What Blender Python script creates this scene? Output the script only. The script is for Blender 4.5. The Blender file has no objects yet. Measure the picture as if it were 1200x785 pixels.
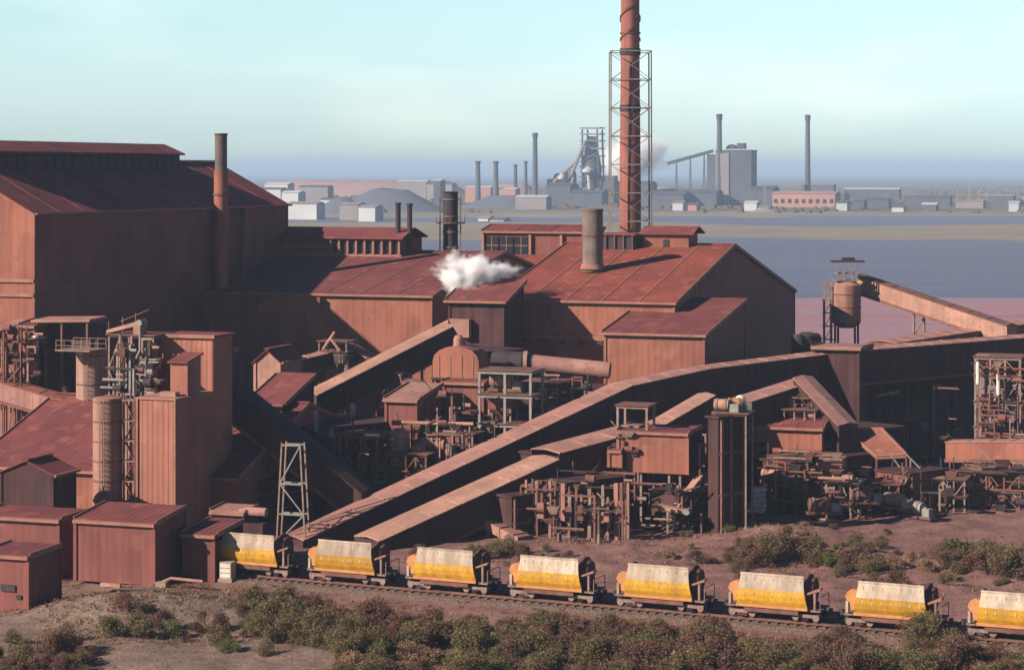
import bpy, math, random
from mathutils import Vector, noise as mnoise
R = random.Random(11)
sc = bpy.context.scene
C = sc.collection
# ---------------------------------------------------------------- camera, sun, sky, exposure
F_PX, CAM_H, HOR = 2600.0, 32.0, 200.0        # the photograph's focal length in px, eye height, horizon row
cam_d = bpy.data.cameras.new('camera'); cam = bpy.data.objects.new('camera', cam_d); C.objects.link(cam)
cam.location = (0, 0, CAM_H); cam.rotation_euler = (math.radians(90), 0, 0)
cam_d.sensor_width = 36.0; cam_d.lens = F_PX / 1200 * 36.0
cam_d.shift_y = -(392.5 - HOR) / 1200
cam_d.clip_start = 1.0; cam_d.clip_end = 60000
sc.camera = cam
SUN_EL = math.radians(28); PSI = math.radians(27)
sdir = Vector((math.cos(PSI) * math.cos(SUN_EL), math.sin(PSI) * math.cos(SUN_EL), -math.sin(SUN_EL)))
sl = bpy.data.lights.new('sun', 'SUN'); sl.energy = 5.0; sl.angle = math.radians(0.5); sl.color = (1.0, 0.87, 0.72)
so = bpy.data.objects.new('sun', sl); C.objects.link(so)
so.rotation_euler = sdir.to_track_quat('-Z', 'Y').to_euler()
W = bpy.data.worlds.new("World"); sc.world = W; W.use_nodes = True
wn = W.node_tree; bg = wn.nodes['Background']
sky = wn.nodes.new('ShaderNodeTexSky'); sky.sky_type = 'NISHITA'; sky.sun_disc = False
sky.sun_elevation = SUN_EL; sky.sun_rotation = math.atan2(-sdir.x, -sdir.y)
sky.altitude = 50; sky.air_density = 1.0; sky.dust_density = 0.6; sky.ozone_density = 2.0
tint = wn.nodes.new('ShaderNodeMix'); tint.data_type = 'RGBA'; tint.blend_type = 'MULTIPLY'
tint.inputs[0].default_value = 1.0; 
wtc = wn.nodes.new('ShaderNodeTexCoord'); wsp = wn.nodes.new('ShaderNodeSeparateXYZ'); wn.links.new(wtc.outputs['Generated'], wsp.inputs[0])
wrp = wn.nodes.new('ShaderNodeValToRGB'); wn.links.new(wsp.outputs[2], wrp.inputs[0])     # bluish haze bank low over the gulf, clear cyan above it, dimmed overhead to deepen the shadows
we = wrp.color_ramp.elements; we.new(0.5); we.new(0.6); we.new(0.7); we.new(0.8); we.new(0.9)
for e_, (p_, c_) in zip(we, ((0.0, (1.36, 1.66, 1.76)), (0.008, (1.40, 1.80, 2.05)), (0.018, (1.28, 1.64, 2.06)), (0.036, (1.38, 1.63, 1.94)), (0.075, (1.50, 1.68, 1.70)), (0.16, (0.80, 1.00, 1.20)), (0.45, (0.28, 0.38, 0.66)))): e_.position = p_; e_.color = (*c_, 1)
wn.links.new(wrp.outputs[0], tint.inputs[7])
wn.links.new(sky.outputs[0], tint.inputs[6])
# thin high cloud, everywhere in the sky
tc = wn.nodes.new('ShaderNodeTexCoord'); mp = wn.nodes.new('ShaderNodeMapping'); mp.inputs['Scale'].default_value = (3.0, 3.0, 11.0)
nz = wn.nodes.new('ShaderNodeTexNoise'); nz.inputs['Scale'].default_value = 1.7; nz.inputs['Detail'].default_value = 5
cr = wn.nodes.new('ShaderNodeValToRGB'); cr.color_ramp.elements[0].position = 0.48; cr.color_ramp.elements[1].position = 0.72
cr.color_ramp.elements[0].color = (1, 1, 1, 1); cr.color_ramp.elements[1].color = (1.30, 1.16, 1.12, 1)
cm = wn.nodes.new('ShaderNodeMix'); cm.data_type = 'RGBA'; cm.blend_type = 'MULTIPLY'; cm.inputs[0].default_value = 1
wn.links.new(tc.outputs['Generated'], mp.inputs[0]); wn.links.new(mp.outputs[0], nz.inputs[0]); wn.links.new(nz.outputs[0], cr.inputs[0])
wn.links.new(tint.outputs[2], cm.inputs[6]); wn.links.new(cr.outputs[0], cm.inputs[7]); wn.links.new(cm.outputs[2], bg.inputs[0])
bg.inputs[1].default_value = 0.05
sc.view_settings.view_transform = 'Standard'; sc.view_settings.look = 'None'
sc.view_settings.exposure = 1.12; sc.view_settings.gamma = 1.0
sc.cycles.volume_bounces = 5; sc.cycles.max_bounces = 8; sc.cycles.diffuse_bounces = 2

# ---------------------------------------------------------------- helpers
TH = math.radians(19.1)
AX = Vector((math.cos(TH), -math.sin(TH), 0)); BX = Vector((math.sin(TH), math.cos(TH), 0))
def X(px, D): return (px - 600.0) / F_PX * D
def Z(py, D): return CAM_H - (py - HOR) / F_PX * D
def GD(py): return F_PX * CAM_H / (py - HOR)      # distance of a point of flat ground
def P(px, py, D): return Vector((X(px, D), D, Z(py, D)))

def mat(name, c1, c2=None, scale=0.35, rough=0.85, streak=0.0, bump=0.0, c3=None, metal=0.0, spec=0.25, fine=1.0):
    m = bpy.data.materials.new(name); m.use_nodes = True; nt = m.node_tree; b = nt.nodes['Principled BSDF']
    b.inputs['Roughness'].default_value = rough; b.inputs['Metallic'].default_value = metal
    b.inputs['Specular IOR Level'].default_value = spec
    c2 = c2 or tuple(v * 0.72 for v in c1)
    g = nt.nodes.new('ShaderNodeNewGeometry')
    n1 = nt.nodes.new('ShaderNodeTexNoise'); n1.inputs['Scale'].default_value = scale; n1.inputs['Detail'].default_value = 8; n1.inputs['Roughness'].default_value = 0.62
    nt.links.new(g.outputs['Position'], n1.inputs['Vector'])
    rp = nt.nodes.new('ShaderNodeValToRGB'); rp.color_ramp.elements[0].position = 0.32; rp.color_ramp.elements[1].position = 0.68
    rp.color_ramp.elements[0].color = (*c2, 1); rp.color_ramp.elements[1].color = (*c1, 1)
    nt.links.new(n1.outputs[0], rp.inputs[0]); out = rp.outputs[0]
    if streak > 0:
        mpn = nt.nodes.new('ShaderNodeMapping'); mpn.inputs['Scale'].default_value = (1.9, 1.9, 0.10)
        n2 = nt.nodes.new('ShaderNodeTexNoise'); n2.inputs['Scale'].default_value = 1.0; n2.inputs['Detail'].default_value = 5
        nt.links.new(g.outputs['Position'], mpn.inputs[0]); nt.links.new(mpn.outputs[0], n2.inputs['Vector'])
        r2 = nt.nodes.new('ShaderNodeValToRGB'); r2.color_ramp.elements[0].position = 0.35; r2.color_ramp.elements[1].position = 0.62
        k = 1 - streak; r2.color_ramp.elements[0].color = (k, k * 0.97, k * 0.97, 1); r2.color_ramp.elements[1].color = (1, 1, 1, 1)
        nt.links.new(n2.outputs[0], r2.inputs[0])
        mx = nt.nodes.new('ShaderNodeMix'); mx.data_type = 'RGBA'; mx.blend_type = 'MULTIPLY'; mx.inputs[0].default_value = 1
        nt.links.new(out, mx.inputs[6]); nt.links.new(r2.outputs[0], mx.inputs[7]); out = mx.outputs[2]
    if name.endswith(('cladding', 'roofing', 'sheeting')):
        mpv = nt.nodes.new('ShaderNodeMapping'); mpv.inputs['Scale'].default_value = (0.55, 0.55, 0.24); mpv.inputs['Rotation'].default_value = (0, 0, 0.33)
        vo = nt.nodes.new('ShaderNodeTexVoronoi'); vo.distance = 'CHEBYCHEV'; vo.inputs['Scale'].default_value = 1.0; vo.inputs['Randomness'].default_value = 0.7
        nt.links.new(g.outputs['Position'], mpv.inputs[0]); nt.links.new(mpv.outputs[0], vo.inputs['Vector'])
        rv = nt.nodes.new('ShaderNodeValToRGB'); rv.color_ramp.elements[0].color = (0.84, 0.83, 0.84, 1); rv.color_ramp.elements[1].color = (1.08, 1.07, 1.06, 1)
        sv = nt.nodes.new('ShaderNodeSeparateColor'); nt.links.new(vo.outputs['Color'], sv.inputs[0]); nt.links.new(sv.outputs[0], rv.inputs[0])
        mx = nt.nodes.new('ShaderNodeMix'); mx.data_type = 'RGBA'; mx.blend_type = 'MULTIPLY'; mx.inputs[0].default_value = 1
        nt.links.new(out, mx.inputs[6]); nt.links.new(rv.outputs[0], mx.inputs[7]); out = mx.outputs[2]
    if c3:
        n3 = nt.nodes.new('ShaderNodeTexNoise'); n3.inputs['Scale'].default_value = scale * 4.3 * fine; n3.inputs['Detail'].default_value = 6
        nt.links.new(g.outputs['Position'], n3.inputs['Vector'])
        r3 = nt.nodes.new('ShaderNodeValToRGB'); r3.color_ramp.elements[0].position = 0.55; r3.color_ramp.elements[1].position = 0.68
        nt.links.new(n3.outputs[0], r3.inputs[0])
        mx = nt.nodes.new('ShaderNodeMix'); mx.data_type = 'RGBA'
        nt.links.new(r3.outputs[0], mx.inputs[0]); nt.links.new(out, mx.inputs[6]); mx.inputs[7].default_value = (*c3, 1); out = mx.outputs[2]
    if 'wagon' in name or 'cream' in name:      # every wagon has weathered differently
        oi = nt.nodes.new('ShaderNodeObjectInfo'); rv = nt.nodes.new('ShaderNodeValToRGB'); rv.color_ramp.elements[0].color = (0.72, 0.70, 0.72, 1); rv.color_ramp.elements[1].color = (1.05, 1.05, 1.05, 1)
        nt.links.new(oi.outputs['Random'], rv.inputs[0]); mx = nt.nodes.new('ShaderNodeMix'); mx.data_type = 'RGBA'; mx.blend_type = 'MULTIPLY'; mx.inputs[0].default_value = 1
        nt.links.new(out, mx.inputs[6]); nt.links.new(rv.outputs[0], mx.inputs[7]); out = mx.outputs[2]
    nt.links.new(out, b.inputs['Base Color'])
    if name.endswith('leaves'):
        tl = nt.nodes.new('ShaderNodeBsdfTranslucent'); nt.links.new(out, tl.inputs[0]); ms = nt.nodes.new('ShaderNodeMixShader'); ms.inputs[0].default_value = 0.42
        nt.links.new(b.outputs[0], ms.inputs[1]); nt.links.new(tl.outputs[0], ms.inputs[2]); nt.links.new(ms.outputs[0], nt.nodes['Material Output'].inputs['Surface'])
    if bump:
        n4 = nt.nodes.new('ShaderNodeTexNoise'); n4.inputs['Scale'].default_value = 5.0; n4.inputs['Detail'].default_value = 6
        nt.links.new(g.outputs['Position'], n4.inputs['Vector'])
        bp = nt.nodes.new('ShaderNodeBump'); bp.inputs['Strength'].default_value = bump; bp.inputs['Distance'].default_value = 0.2
        nt.links.new(n4.outputs[0], bp.inputs['Height']); nt.links.new(bp.outputs[0], b.inputs['Normal'])
    return m

M = dict(
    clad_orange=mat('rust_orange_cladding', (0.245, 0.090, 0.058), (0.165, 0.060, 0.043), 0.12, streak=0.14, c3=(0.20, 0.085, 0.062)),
    clad_tower=mat('dusty_orange_cladding', (0.27, 0.112, 0.078), (0.21, 0.082, 0.058), 0.2, streak=0.14),
    clad_red=mat('rust_red_roofing', (0.209, 0.049, 0.032), (0.139, 0.034, 0.026), 0.13, streak=0.1, c3=(0.232, 0.070, 0.046)),
    clad_plum=mat('plum_red_roofing', (0.143, 0.038, 0.036), (0.105, 0.028, 0.030), 0.13, c3=(0.174, 0.053, 0.043)),
    clad_dull=mat('dull_red_cladding', (0.174, 0.059, 0.048), (0.129, 0.042, 0.036), 0.22, streak=0.14),  # plain dull walls, and the shade tone of the big sheds' side walls
    clad_dark=mat('shade_dark_maroon_cladding', (0.066, 0.025, 0.025), (0.039, 0.017, 0.019), 0.3, streak=0.3),  # maroon cladding, coloured darker for sides and blocks that stand in shade
    dust=mat('pink_dusty_sheeting', (0.275, 0.142, 0.118), (0.205, 0.100, 0.082), 0.4, c3=(0.18, 0.088, 0.072)),
    dust_pale=mat('pale_dusty_sheeting', (0.300, 0.168, 0.126), (0.225, 0.118, 0.088), 0.4, c3=(0.20, 0.105, 0.08)),
    trim=mat('weathered_trim', (0.24, 0.115, 0.085), (0.17, 0.075, 0.058), 0.8),
    steel_pale=mat('dusty_pale_steel', (0.22, 0.150, 0.122), (0.12, 0.070, 0.058), 1.4, c3=(0.22, 0.17, 0.14)),
    steel_rust=mat('rusty_steel', (0.156, 0.069, 0.051), (0.078, 0.036, 0.030), 1.2),
    steel_dark=mat('dark_steel', (0.042, 0.028, 0.032), (0.021, 0.017, 0.021), 1.0),
    steel_grey=mat('grey_galvanised_steel', (0.198, 0.193, 0.182), (0.132, 0.116, 0.105), 1.0),
    tank=mat('pinkish_concrete_silo', (0.270, 0.140, 0.109), (0.218, 0.104, 0.081), 0.5, streak=0.25),
    tank_pale=mat('pale_tan_silo', (0.29, 0.175, 0.135), (0.20, 0.115, 0.09), 0.5, streak=0.3),
    sooty=mat('sooty_grey_brown_steel', (0.154, 0.116, 0.099), (0.094, 0.066, 0.061), 0.6, streak=0.3),
    brick=mat('orange_red_chimney', (0.25, 0.088, 0.062), (0.17, 0.058, 0.046), 0.3, streak=0.3),
    yellow=mat('yellow_wagon_paint', (0.52, 0.285, 0.010), (0.42, 0.205, 0.012), 1.1, c3=(0.30, 0.14, 0.03), rough=0.55, spec=0.4, streak=0.25),
    cream=mat('dust_bleached_cream_paint', (0.44, 0.375, 0.29), (0.35, 0.265, 0.20), 1.2, c3=(0.30, 0.19, 0.13), fine=2, streak=0.35),
    ochre=mat('rust_stained_ochre', (0.396, 0.180, 0.060), (0.300, 0.120, 0.048), 1.5),
    wagon_end=mat('brown_rusted_wagon_end', (0.112, 0.045, 0.035), (0.056, 0.025, 0.021), 1.5),
    white=mat('off_white_paint', (0.468, 0.444, 0.396), (0.360, 0.324, 0.276), 1.2),
    concrete=mat('stained_concrete', (0.231, 0.165, 0.138), (0.165, 0.110, 0.088), 0.6),
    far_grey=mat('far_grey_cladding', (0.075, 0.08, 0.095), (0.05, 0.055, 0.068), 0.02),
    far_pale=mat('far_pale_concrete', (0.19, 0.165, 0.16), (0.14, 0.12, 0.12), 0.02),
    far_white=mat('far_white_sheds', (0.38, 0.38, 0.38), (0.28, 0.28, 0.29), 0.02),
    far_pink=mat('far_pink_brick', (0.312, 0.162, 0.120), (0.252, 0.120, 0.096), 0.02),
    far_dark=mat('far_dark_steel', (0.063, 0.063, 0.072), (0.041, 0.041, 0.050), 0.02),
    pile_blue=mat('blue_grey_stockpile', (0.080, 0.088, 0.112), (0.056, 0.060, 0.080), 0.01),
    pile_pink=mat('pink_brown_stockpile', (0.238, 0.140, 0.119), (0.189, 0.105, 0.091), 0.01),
    glass=mat('dark_window_glass', (0.020, 0.022, 0.030), (0.015, 0.015, 0.020), 1, rough=0.15, spec=0.5),
    ballast=mat('dusty_ballast', (0.149, 0.094, 0.072), (0.072, 0.047, 0.041), 2.6, bump=0.9, c3=(0.193, 0.138, 0.110)),
    sleeper=mat('weathered_sleeper', (0.120, 0.084, 0.066), (0.072, 0.048, 0.042), 1.5),
    rock=mat('red_brown_rock', (0.180, 0.084, 0.060), (0.102, 0.048, 0.039), 1.2),
    bark=mat('dry_bark', (0.112, 0.077, 0.056), (0.070, 0.049, 0.035), 2),
    leaf_olive=mat('olive_leaves', (0.169, 0.130, 0.060), (0.101, 0.077, 0.040), 0.9, c3=(0.227, 0.156, 0.075)),
    leaf_green=mat('fresh_green_leaves', (0.163, 0.169, 0.053), (0.078, 0.085, 0.033), 0.9),
    leaf_rust=mat('rust_dusted_leaves', (0.176, 0.088, 0.060), (0.101, 0.053, 0.043), 0.9, c3=(0.221, 0.125, 0.069)),
    leaf_dry=mat('dry_straw_leaves', (0.332, 0.213, 0.119), (0.189, 0.112, 0.069), 0.9),
)

class MB:
    def __init__(s): s.v = []; s.f = []
    def add(s, vs, fs):
        o = len(s.v); s.v += [tuple(v) for v in vs]; s.f += [tuple(i + o for i in f) for f in fs]; return s
    def box(s, x0, x1, y0, y1, z0, z1):
        return s.add([(x0,y0,z0),(x1,y0,z0),(x1,y1,z0),(x0,y1,z0),(x0,y0,z1),(x1,y0,z1),(x1,y1,z1),(x0,y1,z1)],
                     [(0,3,2,1),(4,5,6,7),(0,1,5,4),(1,2,6,5),(2,3,7,6),(3,0,4,7)])
    def hexa(s, b, t):   # two quads of four corners
        return s.add(list(b) + list(t), [(0,3,2,1),(4,5,6,7),(0,1,5,4),(1,2,6,5),(2,3,7,6),(3,0,4,7)])
    def bar(s, p, q, w=0.15, h=None):
        p = Vector(p); q = Vector(q); d = q - p
        if d.length < 1e-5: return s
        d.normalize(); up = Vector((0,0,1)) if abs(d.z) < 0.95 else Vector((1,0,0))
        a = d.cross(up).normalized() * (w / 2); b = a.cross(d).normalized() * ((h or w) / 2)
        return s.hexa([p-a-b, p+a-b, p+a+b, p-a+b], [q-a-b, q+a-b, q+a+b, q-a+b])
    def cyl(s, p, q, r0, r1=None, n=16, cap=True):
        p = Vector(p); q = Vector(q); r1 = r0 if r1 is None else r1
        d = (q - p).normalized(); up = Vector((0,0,1)) if abs(d.z) < 0.95 else Vector((1,0,0))
        a = d.cross(up).normalized(); b = d.cross(a).normalized(); vs = []
        for c, r in ((p, r0), (q, r1)):
            for i in range(n):
                t = 2 * math.pi * i / n; vs.append(c + a * math.cos(t) * r + b * math.sin(t) * r)
        fs = [(i, (i+1) % n, n + (i+1) % n, n + i) for i in range(n)]
        if cap: fs += [tuple(range(n-1, -1, -1)), tuple(range(n, 2*n))]
        return s.add(vs, fs)
    def lathe(s, prof, n=16, c=(0,0)):   # prof: (r, z)
        vs = []; fs = []
        for r, z in prof:
            for i in range(n):
                t = 2 * math.pi * i / n; vs.append((c[0] + r * math.cos(t), c[1] + r * math.sin(t), z))
        for k in range(len(prof) - 1):
            for i in range(n): fs.append((k*n + i, k*n + (i+1) % n, (k+1)*n + (i+1) % n, (k+1)*n + i))
        fs += [tuple(range(n-1, -1, -1)), tuple(range((len(prof)-1)*n, len(prof)*n))]
        return s.add(vs, fs)
    def prism(s, prof, x0, x1, ax='x'):   # prof: (y,z) polygon extruded along x (or along y when ax='y': prof is (x,z))
        n = len(prof)
        if ax == 'x': vs = [(x0, a, b) for a, b in prof] + [(x1, a, b) for a, b in prof]
        else: vs = [(a, x0, b) for a, b in prof] + [(a, x1, b) for a, b in prof]
        return s.add(vs, [tuple(range(n)), tuple(range(2*n-1, n-1, -1))] + [(i, n+i, n+(i+1) % n, (i+1) % n) for i in range(n)])
    def mesh(s, name, m, smooth=False):
        me = bpy.data.meshes.new(name); me.from_pydata(s.v, [], s.f); me.materials.append(m)
        import bmesh
        bm = bmesh.new(); bm.from_mesh(me); bmesh.ops.recalc_face_normals(bm, faces=bm.faces); bm.to_mesh(me); bm.free()
        if smooth:
            me.polygons.foreach_set('use_smooth', [True] * len(me.polygons)); me.set_sharp_from_angle(angle=math.radians(38))
        return me
    def build(s, name, m, parent=None, loc=None, smooth=False):
        return put(name, s.mesh(name, m, smooth), parent, loc)
def put(name, me, parent=None, loc=None):
    o = bpy.data.objects.new(name, me); C.objects.link(o)
    if parent is not None: o.parent = parent
    if loc is not None: o.location = loc
    return o
def tag(o, label=None, cat=None, group=None, kind=None):
    if label: o['label'] = label
    if cat: o['category'] = cat
    if group: o['group'] = group
    if kind: o['kind'] = kind
    return o
def thing(name, label, cat, loc=(0,0,0), rz=0.0, group=None):
    o = bpy.data.objects.new(name, None); C.objects.link(o); o.location = loc; o.rotation_euler = (0, 0, rz); o.empty_display_size = 0.5
    return tag(o, label, cat, group)
def copy_tree(o, parent=None):
    c = o.copy(); C.objects.link(c)
    if parent is not None: c.parent = parent
    for ch in list(o.children): copy_tree(ch, c)
    return c

def profz(prof, t):
    for (a, za), (b, zb) in zip(prof, prof[1:]):
        if t <= b + 1e-6: return za + (zb - za) * (t - a) / (b - a)
    return prof[-1][1]
def wall_mb(axis, fixed, a0, a1, z0, ztop, out, pitch=0.7, dep=0.011, extra=()):
    """real trapezoid sheeting; ztop(a) gives the top; out is +1/-1, the side the ribs face"""
    xs = []; a = a0
    while a < a1 - 1e-4:
        for da, o in ((0, 0), (pitch*0.42, 0), (pitch*0.5, dep), (pitch*0.92, dep)):
            if a + da < a1: xs.append((a + da, o))
        a += pitch
    for e in extra:
        if a0 < e < a1: xs.append((e, dep * 0.5))
    xs.append((a1, 0)); xs.sort()
    mb = MB(); vs = []; fs = []
    for a, o in xs:
        f = fixed + out * o; zb = z0(a) if callable(z0) else z0; zt = ztop(a)
        p = (a, f) if axis == 'u' else (f, a); q = (a, fixed - out*0.08) if axis == 'u' else (fixed - out*0.08, a)
        vs += [(*p, zb), (*p, zt), (*q, zt), (*q, zb)]
    for i in range(len(xs) - 1):
        k = 4 * i
        fs += [(k, k+4, k+5, k+1), (k+1, k+5, k+6, k+2), (k+2, k+6, k+7, k+3), (k+3, k+7, k+4, k)]
    n = 4 * (len(xs) - 1); fs += [(0, 1, 2, 3), (n+3, n+2, n+1, n)]
    return mb.add(vs, fs)
def roof_panel_mb(length, pa, pb, axis, rib=0.65, th=0.10):
    """one roof sheet: ribs run down the slope from pa=(t,z) to pb; `length` runs along the ridge"""
    mb = MB(); prof = []
    def q(a, t, z): return (a, t, z) if axis == 'u' else (t, a, z)
    mb.hexa([q(0.02, *pa), q(length-0.02, *pa), q(length-0.02, *pb), q(0.02, *pb)],
            [q(0.02, pa[0], pa[1]+th), q(length-0.02, pa[0], pa[1]+th), q(length-0.02, pb[0], pb[1]+th), q(0.02, pb[0], pb[1]+th)])
    a = 0.3
    while a < length - 0.2:
        mb.hexa([q(a, pa[0], pa[1]+th), q(a+0.14, pa[0], pa[1]+th), q(a+0.14, pb[0], pb[1]+th), q(a, pb[0], pb[1]+th)],
                [q(a+0.03, pa[0], pa[1]+th+0.016), q(a+0.11, pa[0], pa[1]+th+0.016), q(a+0.11, pb[0], pb[1]+th+0.016), q(a+0.03, pb[0], pb[1]+th+0.016)])
        a += rib
    return mb
def building(name, label, cat, px, D, w, d, prof, axis='u', anchor='R', wm='clad_orange', sm=None, rm='clad_red', panel=5.0,
             base=0.0, over=0.35, group=None, seam=True, gutter=True, trims=True, pitch=0.7, open_front=False, loc=None):
    """walls stand on z=base; prof = roof profile: (v, z) over the depth (axis 'u', ridge along the front) or (u, z) over the width"""
    c = Vector((X(px, D), D, 0)) if loc is None else Vector(loc)
    if anchor == 'R': c = c - AX * w
    t = thing(name, label, cat, (c.x, c.y, base), -TH, group)
    prof = [(a, z - base) for a, z in prof]
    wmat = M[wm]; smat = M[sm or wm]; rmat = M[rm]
    L, S = (w, d) if axis == 'u' else (d, w)
    br = [a for a, _ in prof]
    if axis == 'u':
        if not open_front: wall_mb('u', 0, 0, w, 0, lambda a: profz(prof, 0), -1, pitch).build('wall', wmat, t)
        wall_mb('u', d, 0, w, 0, lambda a: profz(prof, d), 1, pitch).build('wall', wmat, t)
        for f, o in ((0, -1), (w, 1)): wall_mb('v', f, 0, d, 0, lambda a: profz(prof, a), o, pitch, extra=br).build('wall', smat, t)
    else:
        if not open_front: wall_mb('u', 0, 0, w, 0, lambda a: profz(prof, a), -1, pitch, extra=br).build('wall', wmat, t)
        wall_mb('u', d, 0, w, 0, lambda a: profz(prof, a), 1, pitch, extra=br).build('wall', wmat, t)
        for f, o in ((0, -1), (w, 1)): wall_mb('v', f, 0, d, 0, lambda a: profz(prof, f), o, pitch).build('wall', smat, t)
    n = max(1, round((L + 2*over) / panel)); pw = (L + 2*over) / n
    for k in range(len(prof) - 1):
        (a, za), (b, zb) = prof[k], prof[k+1]; s = (zb - za) / (b - a)
        if k == 0: za -= s * over; a -= over
        if k == len(prof) - 2: zb += s * over; b += over
        me = roof_panel_mb(pw, (a, za), (b, zb), axis).mesh('roof_panel', rmat)
        for i in range(n): put('roof_panel', me, t, (-over + i*pw, 0, 0) if axis == 'u' else (0, -over + i*pw, 0))
        if seam and n > 1:
            def q(x, y, z): return (x, y, z) if axis == 'u' else (y, x, z)
            sm_ = MB().bar(q(0, a, za+0.13), q(0, b, zb+0.13), 0.13, 0.07).mesh('seam_cap', M['trim'] if rm == 'clad_red' or name == 'long_shed' else rmat)
            for i in range(1, n): put('seam_cap', sm_, t, (-over + i*pw, 0, 0) if axis == 'u' else (0, -over + i*pw, 0))
    if len(prof) > 2:
        r = max(prof, key=lambda p: p[1])
        (MB().box(-over, w+over, r[0]-0.3, r[0]+0.3, r[1]+0.12, r[1]+0.24) if axis == 'u' else
         MB().box(r[0]-0.3, r[0]+0.3, -over, d+over, r[1]+0.12, r[1]+0.24)).build('ridge_cap', rmat, t)
    if gutter and axis == 'u': MB().box(-over, w+over, -over-0.22, -over-0.01, prof[0][1]-0.22, prof[0][1]+0.02).build('gutter', M['trim'], t)
    if gutter and axis == 'v' : MB().box(w+over+0.01, w+over+0.2, -over, d+over, prof[-1][1]-0.2, prof[-1][1]+0.02).build('gutter', M['trim'], t)
    if axis == 'u' and trims:
        for x in (-over-0.06, w+over+0.01):
            mb = MB()
            for (a, za), (b, zb) in zip(prof, prof[1:]): mb.bar((x, a, za+0.05), (x, b, zb+0.05), 0.07, 0.4)
            mb.build('barge_board', M['trim'], t)
    if trims:
        for u, v in ((0, 0), (w, 0), (w, d)):
            zt = profz(prof, v if axis == 'u' else u)
            MB().box(u-0.16, u+0.12, v-0.12, v+0.10, 0, zt-0.02).build('corner_trim', wmat, t)
    return t

def gallery(name, label, p0, p1, w, h, top='dust', side='clad_dark', plen=3.0, legs=(), group=None, legm='steel_rust', leg_z=0.0, ends=True, cat='conveyor gallery'):  # default side is darkened: shade of the unlit face put into its colour
    """enclosed conveyor: p0-p1 is the top edge of its right-hand side (looking from p0 to p1); the roof lies to the left of it"""
    p0, p1 = Vector(p0), Vector(p1); d = p1 - p0; L = math.hypot(d.x, d.y); hd = math.atan2(d.y, d.x); m = d.z / L
    t = thing(name, label, cat, (p0.x, p0.y, p0.z - h), hd, group)
    n = max(1, round(L / plen)); pl = L / n
    mb = MB().hexa([(0.02,-0.12,h-0.06),(pl-0.02,-0.12,h-0.06+m*pl),(pl-0.02,w*0.5,h+0.12+m*pl),(0.02,w*0.5,h+0.12)],
                   [(0.02,-0.12,h+0.02),(pl-0.02,-0.12,h+0.02+m*pl),(pl-0.02,w*0.5,h+0.22+m*pl),(0.02,w*0.5,h+0.22)])
    mb.hexa([(0.02,w*0.5,h+0.12),(pl-0.02,w*0.5,h+0.12+m*pl),(pl-0.02,w+0.12,h-0.06+m*pl),(0.02,w+0.12,h-0.06)],
            [(0.02,w*0.5,h+0.22),(pl-0.02,w*0.5,h+0.22+m*pl),(pl-0.02,w+0.12,h+0.02+m*pl),(0.02,w+0.12,h+0.02)])
    mb.hexa([(0.0,-0.14,h-0.0),(0.12,-0.14,h+m*.12),(0.12,w*0.5,h+0.22+m*.12),(0,w*0.5,h+0.22)],
            [(0.0,-0.14,h+0.08),(0.12,-0.14,h+0.08+m*.12),(0.12,w*0.5,h+0.29+m*.12),(0,w*0.5,h+0.29)])
    me = mb.mesh('roof_panel', M[top])
    for i in range(n): put('roof_panel', me, t, (i*pl, 0, i*pl*m))
    for y, o in ((0, -1), (w, 1)):
        wall_mb('u', y, 0, L, lambda a: m*a, lambda a: h - 0.05 + m*a, o, 0.9, 0.025).build('side_wall', M[side], t)
    MB().hexa([(0,0,-0.1),(L,0,L*m-0.1),(L,w,L*m-0.1),(0,w,-0.1)], [(0,0,0.02),(L,0,L*m+0.02),(L,w,L*m+0.02),(0,w,0.02)]).build('floor', M['steel_dark'], t)
    MB().bar((0,-0.1,0.05),(L,-0.1,L*m+0.05),0.14,0.3).build('bottom_chord', M['steel_rust'], t)
    if ends:
        for x in (0.02, L - 0.1): MB().hexa([(x,0.05,m*x),(x+.08,0.05,m*x),(x+.08,w-.05,m*x),(x,w-.05,m*x)],[(x,0.05,h+m*x-.05),(x+.08,0.05,h+m*x-.05),(x+.08,w-.05,h+m*x-.05),(x,w-.05,h+m*x-.05)]).build('end_wall', M[side], t)
    gz = leg_z - (p0.z - h)
    for a in legs:
        zt = m*a - 0.1
        lb = MB()
        for y0, y1 in ((-0.5, 0.1), (w+0.5, w-0.1)): lb.bar((a, y0, gz), (a, y1, zt), 0.22)
        nb = max(1, int((zt - gz) / 3)); 
        for i in range(nb):
            za, zb = gz + (zt-gz)*i/nb, gz + (zt-gz)*(i+1)/nb
            lb.bar((a, -0.5, za), (a, w+0.5, zb), 0.12); lb.bar((a, -0.45, zb), (a, w+0.45, zb), 0.14)
        lb.build('trestle', M[legm], t)
    return t

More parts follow.
